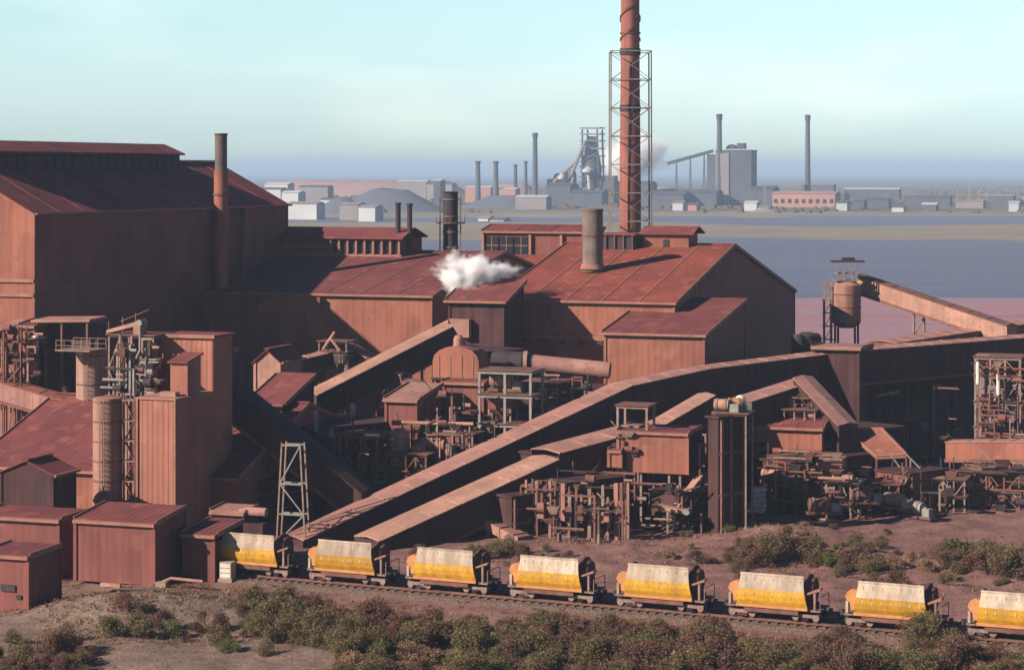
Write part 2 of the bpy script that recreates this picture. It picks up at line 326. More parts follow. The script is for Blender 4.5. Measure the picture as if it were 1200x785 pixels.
def frame(name, label, px, D, w, d, zs, nu=3, nv=2, m='steel_pale', brace=True, deck=True, rail=False, th=0.2, anchor='L', cat='steelwork', deckm='steel_rust', group=None, base=0.0):
    c = Vector((X(px, D), D, base)); 
    if anchor == 'R': c -= AX * w
    t = thing(name, label, cat, c, -TH, group)
    us = [w*i/(nu-1) for i in range(nu)]; vs = [d*i/(nv-1) for i in range(nv)]
    zt = zs[-1] - base
    col = MB().box(-th/2, th/2, -th/2, th/2, 0, zt).mesh('column', M[m])
    for u in us:
        for v in vs: put('column', col, t, (u, v, 0))
    for z in zs:
        z -= base
        for v in vs: MB().box(-th*.7, w+th*.7, v-th*.6, v+th*.6, z-th*1.2, z+0.003).build('beam', M[m], t)
        for u in (0, w): MB().box(u-th*.55, u+th*.55, th*.6, d-th*.6, z-th, z).build('beam', M[m], t)
        if deck: MB().box(-0.25, w+0.25, -0.3, d+0.3, z+0.01, z+0.09).build('deck', M[deckm], t)
        if rail:
            rb = MB()
            for y in (-0.28, d+0.28):
                for hz in (0.5, 1.05): rb.bar((-0.2, y, z+hz), (w+0.2, y, z+hz), 0.05)
                k = max(2, int(w/1.4))
                for i in range(k+1): rb.bar((-0.2+(w+.4)*i/k, y, z+0.09), (-0.2+(w+.4)*i/k, y, z+1.05), 0.05)
            rb.build('handrail', M[m], t)
    if brace:
        zz = [0.0] + [z-base for z in zs]
        for i in range(len(zz)-1):
            if zz[i+1]-zz[i] < 1.5: continue
            for j in range(nu-1):
                if (i + j) % 2 == 0: MB().bar((us[j], -0.02, zz[i]), (us[j+1], -0.02, zz[i+1]-0.2), 0.11).build('brace', M[m], t)
                else: MB().bar((us[j+1], -0.02, zz[i]), (us[j], -0.02, zz[i+1]-0.2), 0.11).build('brace', M[m], t)
    return t

def pipe_run(mb, pts, r, n=12):
    for a, b in zip(pts, pts[1:]): mb.cyl(a, b, r, n=n)
    for a in pts[1:-1]: mb.lathe([(r*0.05, a[2]-r*1.02), (r*0.8, a[2]-r*0.66), (r*1.04, a[2]), (r*0.8, a[2]+r*0.66), (r*0.05, a[2]+r*1.02)], n, (a[0], a[1]))
    return mb
def ladder(mb, x, y, z0, z1, w=0.45):
    mb.bar((x-w/2, y, z0), (x-w/2, y, z1), 0.06); mb.bar((x+w/2, y, z0), (x+w/2, y, z1), 0.06)
    z = z0 + 0.3
    while z < z1: mb.bar((x-w/2, y, z), (x+w/2, y, z), 0.04); z += 0.45
    return mb

# ---------------------------------------------------------------- ground, water, haze
def sstep(a, b, x):
    t = min(1, max(0, (x-a)/(b-a))); return t*t*(3-2*t)
def bump(x, y, cx, cy, rx, ry, h):
    q = ((x-cx)/rx)**2 + ((y-cy)/ry)**2
    return h * math.exp(-q*1.2) if q < 6 else 0
TA = Vector((X(300,173.5), 173.5, 0)); TB = Vector((X(1150,150.4), 150.4, 0)); TU = (TB-TA).normalized(); TN = Vector((-TU.y, TU.x, 0))
def track_off(x, y): return (Vector((x, y, 0)) - TA).dot(TN)      # + is beyond the track
def ground_h(x, y):
    o = abs(track_off(x, y) - 0.9); nearf = sstep(3.2, 7.0, o)
    if y < 300:
        n = mnoise.noise(Vector((x*0.16, y*0.16, 3.1))) * 0.34 + mnoise.noise(Vector((x*0.7, y*0.7, 7.7))) * 0.12
        if track_off(x, y) > 0: n *= 0.75
        else: n = n * 1.3 - 0.12
        h = n * nearf - 0.05
        h += bump(x, y, X(140,160), 160.5, 6.5, 3.4, 1.5) * nearf + bump(x, y, X(235,160), 161, 6, 3, 0.9) * nearf
        h += abs(mnoise.noise(Vector((x*.35, y*.35, 2.2)))) * .55 * (1 if track_off(x, y) > 6 and y < 212 else 0)
        h += bump(x, y, X(930,190), 191, 7, 4.5, 1.3) + bump(x, y, X(1180,180), 178, 9, 4, 0.7) + bump(x, y, X(800,190), 188, 7, 4, 0.5)
        h += bump(x, y, X(620,196), 196, 5, 2.5, 0.9)
        return h
    k = mnoise.noise(Vector((x*0.006, y*0.004, 1.3))) * 90 + mnoise.noise(Vector((x*0.02, y*0.012, 5.3))) * 22
    yy = y + k * min(1.0, y/1200)
    pts = [(0,-0.05),(430,-0.1),(560,-0.55),(600,-1.6),(1050,-1.6),(1085,-0.75),(1360,-0.7),(1400,-1.5),(1600,-1.5),(1640,0.4),(2600,1.5),(6500,1.0),(8200,-3),(90000,-3)]
    z = profz(pts, yy)
    return z + mnoise.noise(Vector((x*0.03, y*0.02, 9))) * 0.28
def graded(lo, hi, step, far, g):
    a = []; v = lo
    while v <= hi: a.append(v); v += step
    s = step; v = a[-1]
    while v < far: s *= g; v += s; a.append(v)
    return a
xp = graded(0, 62, 0.8, 20000, 1.13); xs = [-v for v in xp[:0:-1]] + xp
ys = [60, 90, 110, 124, 132] + graded(136, 236, 0.8, 24000, 1.055)
gv = [(x, y, ground_h(x, y)) for y in ys for x in xs]; nx = len(xs)
gf = [(j*nx+i, j*nx+i+1, (j+1)*nx+i+1, (j+1)*nx+i) for j in range(len(ys)-1) for i in range(nx-1)]
gm = bpy.data.materials.new('dusty_red_ground'); gm.use_nodes = True; nt = gm.node_tree; b = nt.nodes['Principled BSDF']
b.inputs['Roughness'].default_value = 0.95; b.inputs['Specular IOR Level'].default_value = 0.1
geo = nt.nodes.new('ShaderNodeNewGeometry'); sep = nt.nodes.new('ShaderNodeSeparateXYZ'); nt.links.new(geo.outputs['Position'], sep.inputs[0])
def nnoise(scale, detail=8, vec=None, st=None):
    n = nt.nodes.new('ShaderNodeTexNoise'); n.inputs['Scale'].default_value = scale; n.inputs['Detail'].default_value = detail; n.inputs['Roughness'].default_value = 0.65
    if st:
        mpp = nt.nodes.new('ShaderNodeMapping'); mpp.inputs['Scale'].default_value = st; nt.links.new(geo.outputs['Position'], mpp.inputs[0]); nt.links.new(mpp.outputs[0], n.inputs['Vector'])
    else: nt.links.new(geo.outputs['Position'], n.inputs['Vector'])
    return n.outputs[0]
def math_n(op, a, b_=None):
    n = nt.nodes.new('ShaderNodeMath'); n.operation = op
    for i, v in enumerate((a, b_)):
        if v is None: continue
        if isinstance(v, (int, float)): n.inputs[i].default_value = v
        else: nt.links.new(v, n.inputs[i])
    return n.outputs[0]
def ramp(fac, stops):
    n = nt.nodes.new('ShaderNodeValToRGB'); e = n.color_ramp.elements
    while len(e) < len(stops): e.new(0.5)
    for el, (p, c) in zip(e, stops): el.position = p; el.color = (*c, 1)
    nt.links.new(fac, n.inputs[0]); return n.outputs[0]
def mixc(f, a, b_, mode='MIX'):
    n = nt.nodes.new('ShaderNodeMix'); n.data_type = 'RGBA'; n.blend_type = mode
    for i, v in ((0, f), (6, a), (7, b_)):
        if isinstance(v, (int, float)): n.inputs[i].default_value = v
        elif isinstance(v, tuple): n.inputs[i].default_value = (*v, 1)
        else: nt.links.new(v, n.inputs[i])
    return n.outputs[2]
def maprange(v, a, b_):
    n = nt.nodes.new('ShaderNodeMapRange'); nt.links.new(v, n.inputs[0]); n.inputs[1].default_value = a; n.inputs[2].default_value = b_; return n.outputs[0]
# near: mauve-brown dirt, rusty beyond the track; offset line follows the rails
toff = math_n('ADD', math_n('ADD', math_n('MULTIPLY', sep.outputs[0], TN.x), math_n('MULTIPLY', sep.outputs[1], TN.y)), -TA.dot(TN))
toffn = math_n('ADD', toff, math_n('MULTIPLY', math_n('SUBTRACT', nnoise(0.35), 0.5), 9))
fg = ramp(nnoise(0.5), [(0.33, (0.098, 0.068, 0.052)), (0.5, (0.162, 0.113, 0.088)), (0.68, (0.207, 0.151, 0.114))])
rusty = ramp(nnoise(0.3), [(0.33, (0.115, 0.060, 0.054)), (0.55, (0.185, 0.096, 0.084)), (0.72, (0.25, 0.145, 0.125))])
near = mixc(maprange(toffn, -9.0, -4.0), fg, rusty)
near = mixc(maprange(nnoise(1.6, 10), 0.50, 0.74), near, (0.105, 0.060, 0.048)) 
farn = ramp(nnoise(1.0, 8, st=(0.006, 0.030, 0.006)), [(0.35, (0.120, 0.096, 0.072)), (0.5, (0.216, 0.174, 0.126)), (0.66, (0.102, 0.114, 0.084))])
pinkf = ramp(nnoise(1.0, 8, st=(0.012, 0.05, 0.01)), [(0.35, (0.22, 0.105, 0.115)), (0.48, (0.27, 0.145, 0.16)), (0.58, (0.20, 0.15, 0.19)), (0.70, (0.27, 0.20, 0.19))])
land = ramp(nnoise(1.0, 8, st=(0.004, 0.007, 0.006)), [(0.36, (0.060, 0.054, 0.042)), (0.52, (0.132, 0.102, 0.078)), (0.66, (0.204, 0.162, 0.120))])
col = mixc(maprange(sep.outputs[1], 250, 330), near, pinkf)
col = mixc(maprange(sep.outputs[1], 640, 980), col, farn)
col = mixc(maprange(sep.outputs[1], 1660, 1760), col, land)
nt.links.new(col, b.inputs['Base Color'])
bpn = nt.nodes.new('ShaderNodeBump'); bpn.inputs['Strength'].default_value = 0.6; bpn.inputs['Distance'].default_value = 0.25
nt.links.new(nnoise(3.5, 8), bpn.inputs['Height']); nt.links.new(bpn.outputs[0], b.inputs['Normal'])
me = bpy.data.meshes.new('ground'); me.from_pydata(gv, [], gf); me.materials.append(gm); me.polygons.foreach_set('use_smooth', [True]*len(me.polygons))
tag(put('ground', me), kind='structure')
wm_ = bpy.data.materials.new('still_water'); wm_.use_nodes = True; nt = wm_.node_tree; b = nt.nodes['Principled BSDF']
geo = nt.nodes.new('ShaderNodeNewGeometry')
wc = ramp(nnoise(1.0, 6, st=(0.004, 0.03, 1)), [(0.35, (0.078, 0.090, 0.130)), (0.5, (0.105, 0.108, 0.140)), (0.62, (0.10, 0.088, 0.115)), (0.72, (0.13, 0.10, 0.11))])
nt.links.new(wc, b.inputs['Base Color']); b.inputs['Roughness'].default_value = 0.5; b.inputs['Specular IOR Level'].default_value = 0.3
bpn = nt.nodes.new('ShaderNodeBump'); bpn.inputs['Strength'].default_value = 0.5; bpn.inputs['Distance'].default_value = 0.3
nt.links.new(nnoise(1.0, 6, st=(0.35, 0.7, 1)), bpn.inputs['Height']); nt.links.new(bpn.outputs[0], b.inputs['Normal'])
me = bpy.data.meshes.new('water'); me.from_pydata([(-19900, 470, -1), (19900, 470, -1), (19900, 23900, -1), (-19900, 23900, -1)], [], [(0,1,2,3)]); me.materials.append(wm_)
tag(put('water', me), kind='structure')
hz = bpy.data.materials.new('haze_air'); hz.use_nodes = True; nt = hz.node_tree; nt.nodes.remove(nt.nodes['Principled BSDF'])
pv = nt.nodes.new('ShaderNodeVolumePrincipled'); pv.inputs['Density'].default_value = 0.00018; pv.inputs['Color'].default_value = (0.40, 0.54, 0.72, 1); pv.inputs['Anisotropy'].default_value = 0.0
nt.links.new(pv.outputs[0], nt.nodes['Material Output'].inputs['Volume'])
tag(MB().box(-20100, 20100, -300, 24100, -6, 76).build('haze', hz), 'thin bluish haze over the works and the water', kind='stuff')

# ---------------------------------------------------------------- big left shed
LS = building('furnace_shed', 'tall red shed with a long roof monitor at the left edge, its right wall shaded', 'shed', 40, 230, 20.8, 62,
    [(0, 27.6), (10.4, 33.1), (20.8, 27.6)], axis='v', wm='clad_orange', sm='clad_dull', rm='clad_plum', panel=5.2, over=0.4, pitch=0.9)  # side walls get a duller red that stands in for their shade
for z in (20.4, 18.9, 12.0): MB().box(-0.05, 20.85, -0.25, -0.09, z, z+0.35).build('girt', M['trim'], LS)
# roof monitor, a part with its own roof
mo = MB().prism([(8.0, 32.0), (12.8, 32.0), (12.8, 34.0), (8.0, 34.0)], 4.6, 47.5, 'y').build('monitor', M['clad_dark'], LS)
MB().prism([(7.5, 33.9), (10.4, 35.1), (13.3, 33.9), (13.3, 34.1), (10.4, 35.3), (7.5, 34.1)], 4.1, 48.0, 'y').build('monitor_roof', M['clad_plum'], mo)
lv = MB().box(12.8, 12.9, 0, 1.2, 32.3, 33.7).mesh('louvre', M['steel_dark'])
for i in range(21): put('louvre', lv, mo, (0, 5.6+i*2, 0))
# chimney against the shed
t = thing('steel_chimney', 'slim sooty chimney rising past the right eave of the tall left shed', 'chimney', (X(260,269), 268.2, 0))
MB().cyl((0,0,0), (0,0,Z(200,268)), 0.86, n=20).build('lower_shaft', M['clad_orange'], t, smooth=True)
MB().lathe([(0.74, Z(200,268)), (0.74, Z(159,268)), (0.84, Z(158,268)), (0.84, Z(156.5,268)), (0.6, Z(156.4,268))], 20).build('upper_shaft', M['sooty'], t, smooth=True)
mb = MB()
for z in (8, 16, 24, 29): mb.cyl((0,0,z), (0,0,z+0.25), 0.98, n=20)
mb.build('flange', M['steel_rust'], t)
t = thing('vent_pipe', 'thin vent pipe against the dark wall right of the slim chimney', 'pipe', (X(283,276)+.4, 275, 0))
MB().cyl((0,0,0), (0,0,27.0), 0.3, n=12).cyl((0,0,27), (0,0,27.4), 0.42, n=12).build('shaft', M['sooty'], t)

# ---------------------------------------------------------------- middle long shed (left of the steam)
o = Vector((-38.2, 262, 0)) + Vector((0, 3.9, 0))
M1o = Vector((X(219,267.3), 267.3, 0)); w1 = 31.6
M1 = building('long_shed', 'long red shed with sunlit orange wall, half in the shadow of the tall left shed', 'shed', 0, 0, w1, 52,
    [(0, 17.5), (25, 21.6), (52, 16.5)], loc=M1o, anchor='L', wm='clad_orange', rm='clad_plum', panel=4.6)
MB().box(17.5, 17.9, -0.95, -0.1, 16.3, 17.1).bar((17.7, -0.5, 16.4), (17.7, -0.5, 15.6), 0.25).build('rainwater_outlet', M['steel_rust'], M1)
mono = MB().box(9.6, 28.5, 21.5, 28.5, 20.6, 23.4).build('monitor', M['clad_dull'], M1, loc=(-9.3, 0, 0))
MB().prism([(20.6, 23.3), (25, 24.5), (29.4, 23.3), (29.4, 23.5), (25, 24.7), (20.6, 23.5)], 9.4, 29.0).build('monitor_roof', M['clad_plum'], mono)
lv = MB().box(19.2, 19.75, 21.42, 21.49, 21.5, 23.1).mesh('louvre', M['glass']); pl = MB().box(18.72, 19.0, 21.0, 21.45, 21.36, 23.3).mesh('pilaster', M['trim'])
for i in range(8): put('louvre', lv, mono, (i*1.18, 0, 0))
for i in range(9): put('pilaster', pl, mono, (i*1.18, 0, 0))
MB().box(9.6, 28.6, 21.1, 21.48, 21.0, 21.35).build('sill', M['trim'], mono)
MB().box(9.6, 18.7, 21.2, 21.49, 22.1, 22.35).build('girt', M['trim'], mono)
for i, (px, yt) in enumerate(((466.5, 238), (480, 239))):
    t = thing('vent_stack', ['left', 'right'][i] + ' one of two short dark stacks on the long shed monitor', 'vent stack', (X(px, 283), 283, 21.2), 0)
    MB().cyl((0,0,0), (0,0,Z(yt,283)-21.2), 0.33, n=12).cyl((0,0,Z(yt,283)-21.4), (0,0,Z(yt,283)-21.15), 0.42, n=12).build('shaft', M['steel_dark'], t)
# black tower stack behind
t = thing('scrubber_stack', 'thick black stack with a platform standing left of the steam plume', 'stack', (X(528,286), 286, 0))
MB().lathe([(0.95,0),(0.95,Z(226,286)),(1.15,Z(225,286)),(0.8,Z(224.5,286))], 18).build('shaft', M['steel_dark'], t, smooth=True)
mb = MB().cyl((0,0,Z(262,286)), (0,0,Z(262,286)+0.15), 1.9, n=14)
for i in range(8):
    a = i*math.pi/4; mb.bar((1.85*math.cos(a),1.85*math.sin(a),Z(262,286)), (1.85*math.cos(a),1.85*math.sin(a),Z(262,286)+1.1), 0.07)
mb.build('platform', M['steel_rust'], t)
mb = MB()
for z in (16, 19, 22, 24, 26, 28.2): mb.cyl((0,0,z), (0,0,z+0.2), 1.06, n=16)
for q in ((-1.35,-0.4),(1.3,-0.6)): mb.bar((*q,14),(*q,28.6),0.16)
mb.build('hoop', M['sooty'], t)

# ---------------------------------------------------------------- middle shed with the red roof
M2w, M2d = 21.0, 64.6
M2o = Vector((X(790,247), 247, 0))
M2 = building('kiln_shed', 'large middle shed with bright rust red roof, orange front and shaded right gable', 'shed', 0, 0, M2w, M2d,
    [(0, 17.3), (27.8, 22.8), (64.6, 15.2)], loc=M2o, anchor='R', wm='clad_orange', sm='clad_dull', rm='clad_red', panel=4.3)  # darker side cladding carries the gable's shade in its colour
MB().box(6.2, 6.6, -0.95, -0.1, 15.9, 16.7).bar((6.4,-.5,16.0),(6.4,-.5,15.2),0.25).build('rainwater_outlet', M['steel_rust'], M2)
MB().box(0.2, M2w+0.1, -0.45, -0.1, 12.9, 13.35).build('ledge', M['trim'], M2)
bk = MB().box(1.2, 1.9, -0.7, -0.46, 12.5, 12.9).mesh('bracket', M['steel_dark'])
for i in range(9): put('bracket', bk, M2, (i*2.2, 0, 0))
# ridge vents of the middle shed
m = MB().box(12.6, 18.4, 26, 30.5, 21.9, 24.2).build('monitor', M['clad_orange'], M2, loc=(-2.5, 0, 0))
MB().prism([(25.4, 24.1), (28.2, 24.9), (31.1, 24.1), (31.1, 24.3), (28.2, 25.1), (25.4, 24.3)], 12.2, 19.2).build('monitor_roof', M['clad_plum'], m)
MB().box(12.6, 18.4, 25.75, 25.98, 22.0, 22.35).build('sill', M['trim'], m)
MB().box(15.2, 15.9, 25.9, 25.99, 22.6, 23.5).build('louvre', M['glass'], m)
m = MB().box(7.2, 12.0, 24.5, 29.5, 22.0, 24.0).build('monitor', M['steel_dark'], M2, loc=(-2.6, 0, 0))
MB().box(7.0, 12.2, 24.2, 29.8, 24.0, 24.2).build('monitor_roof', M['clad_plum'], m)
mb = MB()
for i in range(5): mb.bar((7.2+i*1.15, 24.3, 22.0), (7.2+i*1.15, 24.3, 23.95), 0.14)
mb.build('pilaster', M['steel_rust'], m)
# fat duct stack on the roof
D0 = 264; t = thing('roof_stack', 'short fat grey-brown stack standing on the red roof of the middle shed', 'stack', (X(694.5,D0), D0, 20.0))
MB().lathe([(1.22,0),(1.22,Z(248,D0)-20),(1.3,Z(247,D0)-20),(1.3,Z(245,D0)-20),(1.0,Z(244.6,D0)-20)], 26).build('shaft', M['sooty'], t, smooth=True)
MB().cyl((0,0,0.3),(0,0,0.9),1.5,1.3,n=24).build('flashing', M['trim'], t)
MB().cyl((0,0,4.2),(0,0,4.4),1.3,n=24).build('flange', M['steel_rust'], t)

# building behind, between steam and stack
D0 = 308
t = building('rear_plant_house', 'long low red-roofed house with dark window bays behind the steam plume', 'plant building', 567, D0, 14.3, 10,
    [(0, Z(271,D0)), (4, Z(265,D0)), (10, Z(269,D0))], anchor='L', wm='clad_dull', rm='clad_plum', panel=5.3)
h0, h1 = Z(301,D0), Z(274.5,D0)
for i in range(3): 
    f = MB().box(0.3+i*2.15, 2.2+i*2.15, -0.2, -0.09, h0+0.4, h1-0.3).build('window', M['glass'], t)
    MB().box(1.2+i*2.15, 1.3+i*2.15, -0.26, -0.205, h0+0.4, h1-0.3).box(0.3+i*2.15, 2.2+i*2.15, -0.25, -0.21, (h0+h1)/2, (h0+h1)/2+0.1).build('mullion', M['trim'], f)
mb = MB()
for u in (0.0, 6.9, 11.4): mb.box(u-0.18, u+0.18, -0.5, -0.27, 0, h1)
mb.build('pilaster', M['trim'], t)
t = building('rear_link_roof', 'low pale-edged red roof just behind the steam plume below the window bays', 'shed', 568, 298, 14, 8, [(0, Z(312,298)), (8, Z(302,298))], anchor='L', wm='clad_dull', rm='clad_red', panel=4)

# ---------------------------------------------------------------- orange stack in its lattice tower
D0 = 330; t = thing('tall_stack', 'very tall orange-red stack with dark bands rising out of the top of the picture', 'chimney', (X(738.5,D0), D0, 0))
r0 = 1.5
MB().lathe([(1.62,0),(1.6,Z(230,D0)),(1.42,Z(90,D0)),(1.36,Z(-40,D0)),(1.45,Z(-46,D0)),(1.1,Z(-46.3,D0))], 28).build('shaft', M['brick'], t, smooth=True)
for y, hh in ((62, 0.6), (65, .5), (95, 0.25), (127, 0.5), (131, .5), (163, 0.2), (198, 0.2), (236, 0.2), (40, 0.2)):
    MB().cyl((0,0,Z(y,D0)), (0,0,Z(y,D0)+hh), 1.56, n=28).build('band', M['steel_dark' if hh > .3 else 'clad_plum'], t)
mb = MB(); n = 60
for k in range(2):
    pts = [Vector((1.50*math.cos(i*0.17+k*3.14), 1.50*math.sin(i*0.17+k*3.14), Z(48,D0)+(Z(-38,D0)-Z(48,D0))*i/n)) for i in range(n+1)]
    for a, b_ in zip(pts, pts[1:]): mb.bar(a, b_, 0.12, 0.3)
mb.build('helical_strake', M['steel_rust'], t)
mb = MB(); ladder(mb, 0.5, -1.75, 5, Z(-38,D0), 0.5); mb.build('ladder', M['steel_dark'], t)
t = thing('lattice_tower', 'tall pale open steel lattice tower standing around the orange-red stack', 'lattice tower', (X(738.5,D0), D0, 0))
hw = 2.95; zt = Z(61,D0)
for sx in (-1,1):
    for sy in (-1,1): MB().bar((sx*hw*1.04, sy*hw, 0), (sx*hw, sy*hw, zt), 0.2).build('leg', M['steel_grey' if sx < 0 else 'sooty'], t)  # right-hand legs take the darker of two steels
levels = [Z(y,D0) for y in (61, 94, 127, 160, 193, 226, 259)]
for i, z in enumerate(levels):
    mb = MB()
    for s in (-1,1): mb.bar((-hw, s*hw, z), (hw, s*hw, z), 0.14); mb.bar((s*hw, -hw, z), (s*hw, hw, z), 0.14)
    mb.build('ring_beam', M['steel_grey'], t)
    if i < 6:
        z2 = levels[i+1]
        for s in (-1,1):
            w_ = 0.055 if i > 2 else 0.09
            for e in (-1,1): MB().bar((-e*hw, s*hw, z), (e*hw, s*hw, z2), w_).build('cross_brace', M['steel_grey'], t)

# ---------------------------------------------------------------- annex in front of the middle shed
building('annex', 'lean-to annex with dull red sloping roof in front of the red-roofed middle shed', 'annex', 825, 235, 10.9, 18.8,
    [(0, 14.6), (18.8, 17.3)], wm='clad_orange', sm='clad_dull', rm='clad_plum', panel=2.75, seam=False)  # side wall coloured duller to read as the unlit face
# horizontal duct
D0 = 226; t = thing('flue_duct', 'fat pale horizontal duct pointing left out from under the annex', 'duct', (X(610,D0), D0, 0), 0)
za, zb = Z(425,D0), Z(434,D0-1.5)
MB().cyl((1.3, -0.1, za), (X(714,D0)-X(610,D0), -1.6, zb), 0.84, n=26).build('pipe', M['dust'], t, smooth=True)
MB().cyl((0.35, 0.05, za+0.1), (0.75, 0, za+0.1), 1.1, n=22).build('flange', M['dust_pale'], t)
MB().cyl((0.75,0,za+.1), (1.3,-0.1,za), 0.8, n=18).build('collar', M['steel_dark'], t)
MB().cyl((-3.6, 1.2, za+0.2), (0.35, 0.05, za+0.1), 1.0, n=18).build('fan_casing', M['steel_dark'], t)
mb = MB()
for x in (2.4, 6.6): mb.bar((x, -0.6, 0), (x, -0.6, za-0.9), 0.25); mb.bar((x, 0.6, 0), (x, 0.6, za-0.9), 0.25)
mb.build('support_leg', M['steel_pale'], t)

# transfer house with its roof over the steam, and its rising conveyor
D0 = 245.5; zt = Z(352,D0)
t = building('transfer_house', 'small dark transfer house with overhanging roof where a conveyor ends under the steam', 'transfer house', 527, D0, 6.3, 6.5,
    [(0, zt), (6.5, zt+1.9)], anchor='L', wm='clad_dark', rm='clad_plum', panel=2.6, base=6.2, seam=False, over=0.5)
mb = MB()
for u in (0.1, 3.1, 6.2):
    for v in (0.1, 6.4): mb.bar((u, v, -6.2), (u, v, 0.1), 0.3)
mb.build('column', M['steel_rust'], t)
MB().hexa([(1.5,-.9,zt-10.2),(2.6,-.9,zt-10.2),(2.6,-.1,zt-10.2),(1.5,-.1,zt-10.2)],[(0.2,-.9,zt-8.2),(2.6,-.9,zt-8.2),(2.6,-.1,zt-8.2),(0.2,-.1,zt-8.2)]).build('chute', M['dust'], t)
DX = Vector((math.sin(math.radians(50)), math.cos(math.radians(50)), 0))
gallery('conveyor_gallery', 'short covered conveyor with pale top rising to the transfer house under the steam', P(371,463,233), P(545,375,245.8), 2.6, 2.9, top='dust_pale', legs=(4, 14), group='covered conveyors')
# ---------------------------------------------------------------- long conveyors
g1b = P(740, 452, 215.2); g1c = P(832, 432, 222.2); g1d = P(986, 413, 234.7)
gallery('conveyor_gallery', 'longest covered conveyor, rising from behind the second yellow wagon, pale pink top and black side', P(355,633,188.9), g1b, 2.9, 3.3, legs=(20, 33), group='covered conveyors')
gallery('conveyor_gallery', 'bent middle length of the long covered conveyor crossing in front of the annex', g1b, g1c, 2.9, 3.6, legs=(7,), group='covered conveyors', ends=False)
gallery('conveyor_gallery', 'level length of the long covered conveyor ending at the small flat junction roof', g1c, g1d, 2.9, 3.9, legs=(14,), group='covered conveyors', ends=False)
gallery('conveyor_gallery', 'lower covered conveyor with broad pale top rising behind the third yellow wagon', P(444,634,186), P(655,538,198.8), 3.5, 2.9, top='dust_pale', legs=(9, 19), group='covered conveyors')
gallery('conveyor_gallery', 'reddish flat-topped middle length of the lower conveyor behind the red hopper house', P(655,531,198.8), P(752,505,204.8), 4.0, 2.4, top='dust', legs=(4,), group='covered conveyors', ends=False)
gallery('conveyor_gallery', 'short steep pale-topped conveyor length left of the black tower', P(766,505,205.6), P(838,463,211.5), 2.1, 2.4, top='dust_pale', group='covered conveyors')
gallery('conveyor_gallery', 'upper pale conveyor length right of the black tower reaching the bend', P(872,473,213.6), P(953,447,219.8), 2.9, 2.7, top='dust', legs=(3,), group='covered conveyors')
# bend: a wide sunlit casing coming down to the right
gallery('chute_casing', 'broad pale pink casing dropping to the right from the conveyor bend', P(1005,497,214.7), P(951,441,220.2), 2.4, 2.6, top='dust', side='clad_dark', group='covered conveyors', cat='chute')
# junction roof slab and the big gallery to the right edge
D0 = 236
t = building('junction_house', 'tall dark junction house with pale flat roof where the two high conveyors meet', 'transfer house', 1006, 232, 4.6, 7, [(0, Z(408,232)), (7, Z(404,239))], wm='clad_dark', rm='dust', panel=2.3, seam=False, base=0)
g2a = P(1006, 411, 233); g2b = P(1235, 393, 253.2)
gallery('conveyor_gallery', 'big high gallery with black side running to the right edge of the picture', g2a, g2b, 3.4, 3.6, top='dust', legs=(), group='covered conveyors')
gallery('conveyor_gallery', 'second high gallery further back whose pale roof meets the right edge', P(1050,402,262), P(1240,374,292), 4.2, 3.0, top='dust', side='clad_dull', legs=(12,), group='covered conveyors')
# big dark building below the gallery
t = thing('ore_bin_house', 'big black building under the high gallery at the right', 'plant building', (X(1010,236), 236, 0), math.atan2(DX.y, DX.x))
wl = 25.0; zt_ = Z(447,240)
wall_mb('u', 4.5, 0, wl, 0, lambda a: zt_, -1, 0.9).build('wall', M['clad_dark'], t)
wall_mb('u', 9, 0, wl, 0, lambda a: zt_, 1, 0.9).build('wall', M['clad_dark'], t)
for f, o in ((0,-1),(wl,1)): wall_mb('v', f, 4.5, 9, 0, lambda a: zt_, o, 0.9).build('wall', M['clad_dark'], t)
MB().box(-0.3, wl+0.3, -0.3, 9.3, zt_, zt_+0.2).build('roof', M['clad_plum'], t)
mb = MB()
for u in (0.2, 4, 8, 11.5, 15.2, 19, 24.6): MB().box(u-0.18, u+0.18, -0.1, 0.25, 0, zt_-0.1).build('column', M['steel_dark'], t)
for z in (3.2, 6.6): MB().box(0, wl, -.05, .2, z, z+.25).build('beam', M['steel_dark'], t)
MB().bar((1.6,-0.5,zt_-1.2),(5.4,-0.5,zt_-1.0),0.25).build('beam', M['steel_pale'], t)

# sandy side conveyor and the silo at the right
D0 = 290
t = gallery('conveyor_gallery', 'sandy-sided conveyor sloping down to the right away from the far silo', P(1003,323,D0), P(1180,382,274), 2.4, 2.3, top='steel_rust', side='dust_pale', group='covered conveyors', legs=(9,), legm='steel_pale')
t = thing('ore_silo', 'dark round silo on legs with a ladder frame, standing alone above the high gallery', 'silo', (X(992,287), 287, 0))
MB().lathe([(0.9, Z(384,287)), (1.75, Z(379,287)), (1.85, Z(377,287)), (1.85, Z(334,287)), (1.2, Z(330,287)), (0.9, Z(329,287))], 24).build('shell', M['tank'], t, smooth=True)
for a in range(4):
    ang = math.pi/4 + a*math.pi/2
    MB().bar((1.9*math.cos(ang), 1.9*math.sin(ang), 0), (1.8*math.cos(ang), 1.8*math.sin(ang), Z(376,287)), 0.25).build('leg', M['steel_dark'], t)
mb = MB()
for z in (Z(360,287), Z(345,287)): mb.cyl((0,0,z),(0,0,z+0.12),1.93,n=24)
mb.build('hoop', M['steel_rust'], t)
mb = MB(); zf0, zf1 = 8.5, Z(330,287)
for x in (-2.9, -2.0):
    for y in (-0.6, 0.5): mb.bar((x,y,0),(x,y,zf1),0.14)
z = zf0
while z < zf1: mb.bar((-2.9,-0.6,z),(-2.0,-0.6,z),0.12); mb.bar((-2.9,-0.6,z),(-2.0,-0.6,z+1.6),0.09); mb.box(-3.1,-1.7,-0.7,0.6,z-0.05,z+0.03); z += 1.7
mb.build('ladder_frame', M['tank_pale'], t)
zp = Z(329,287)
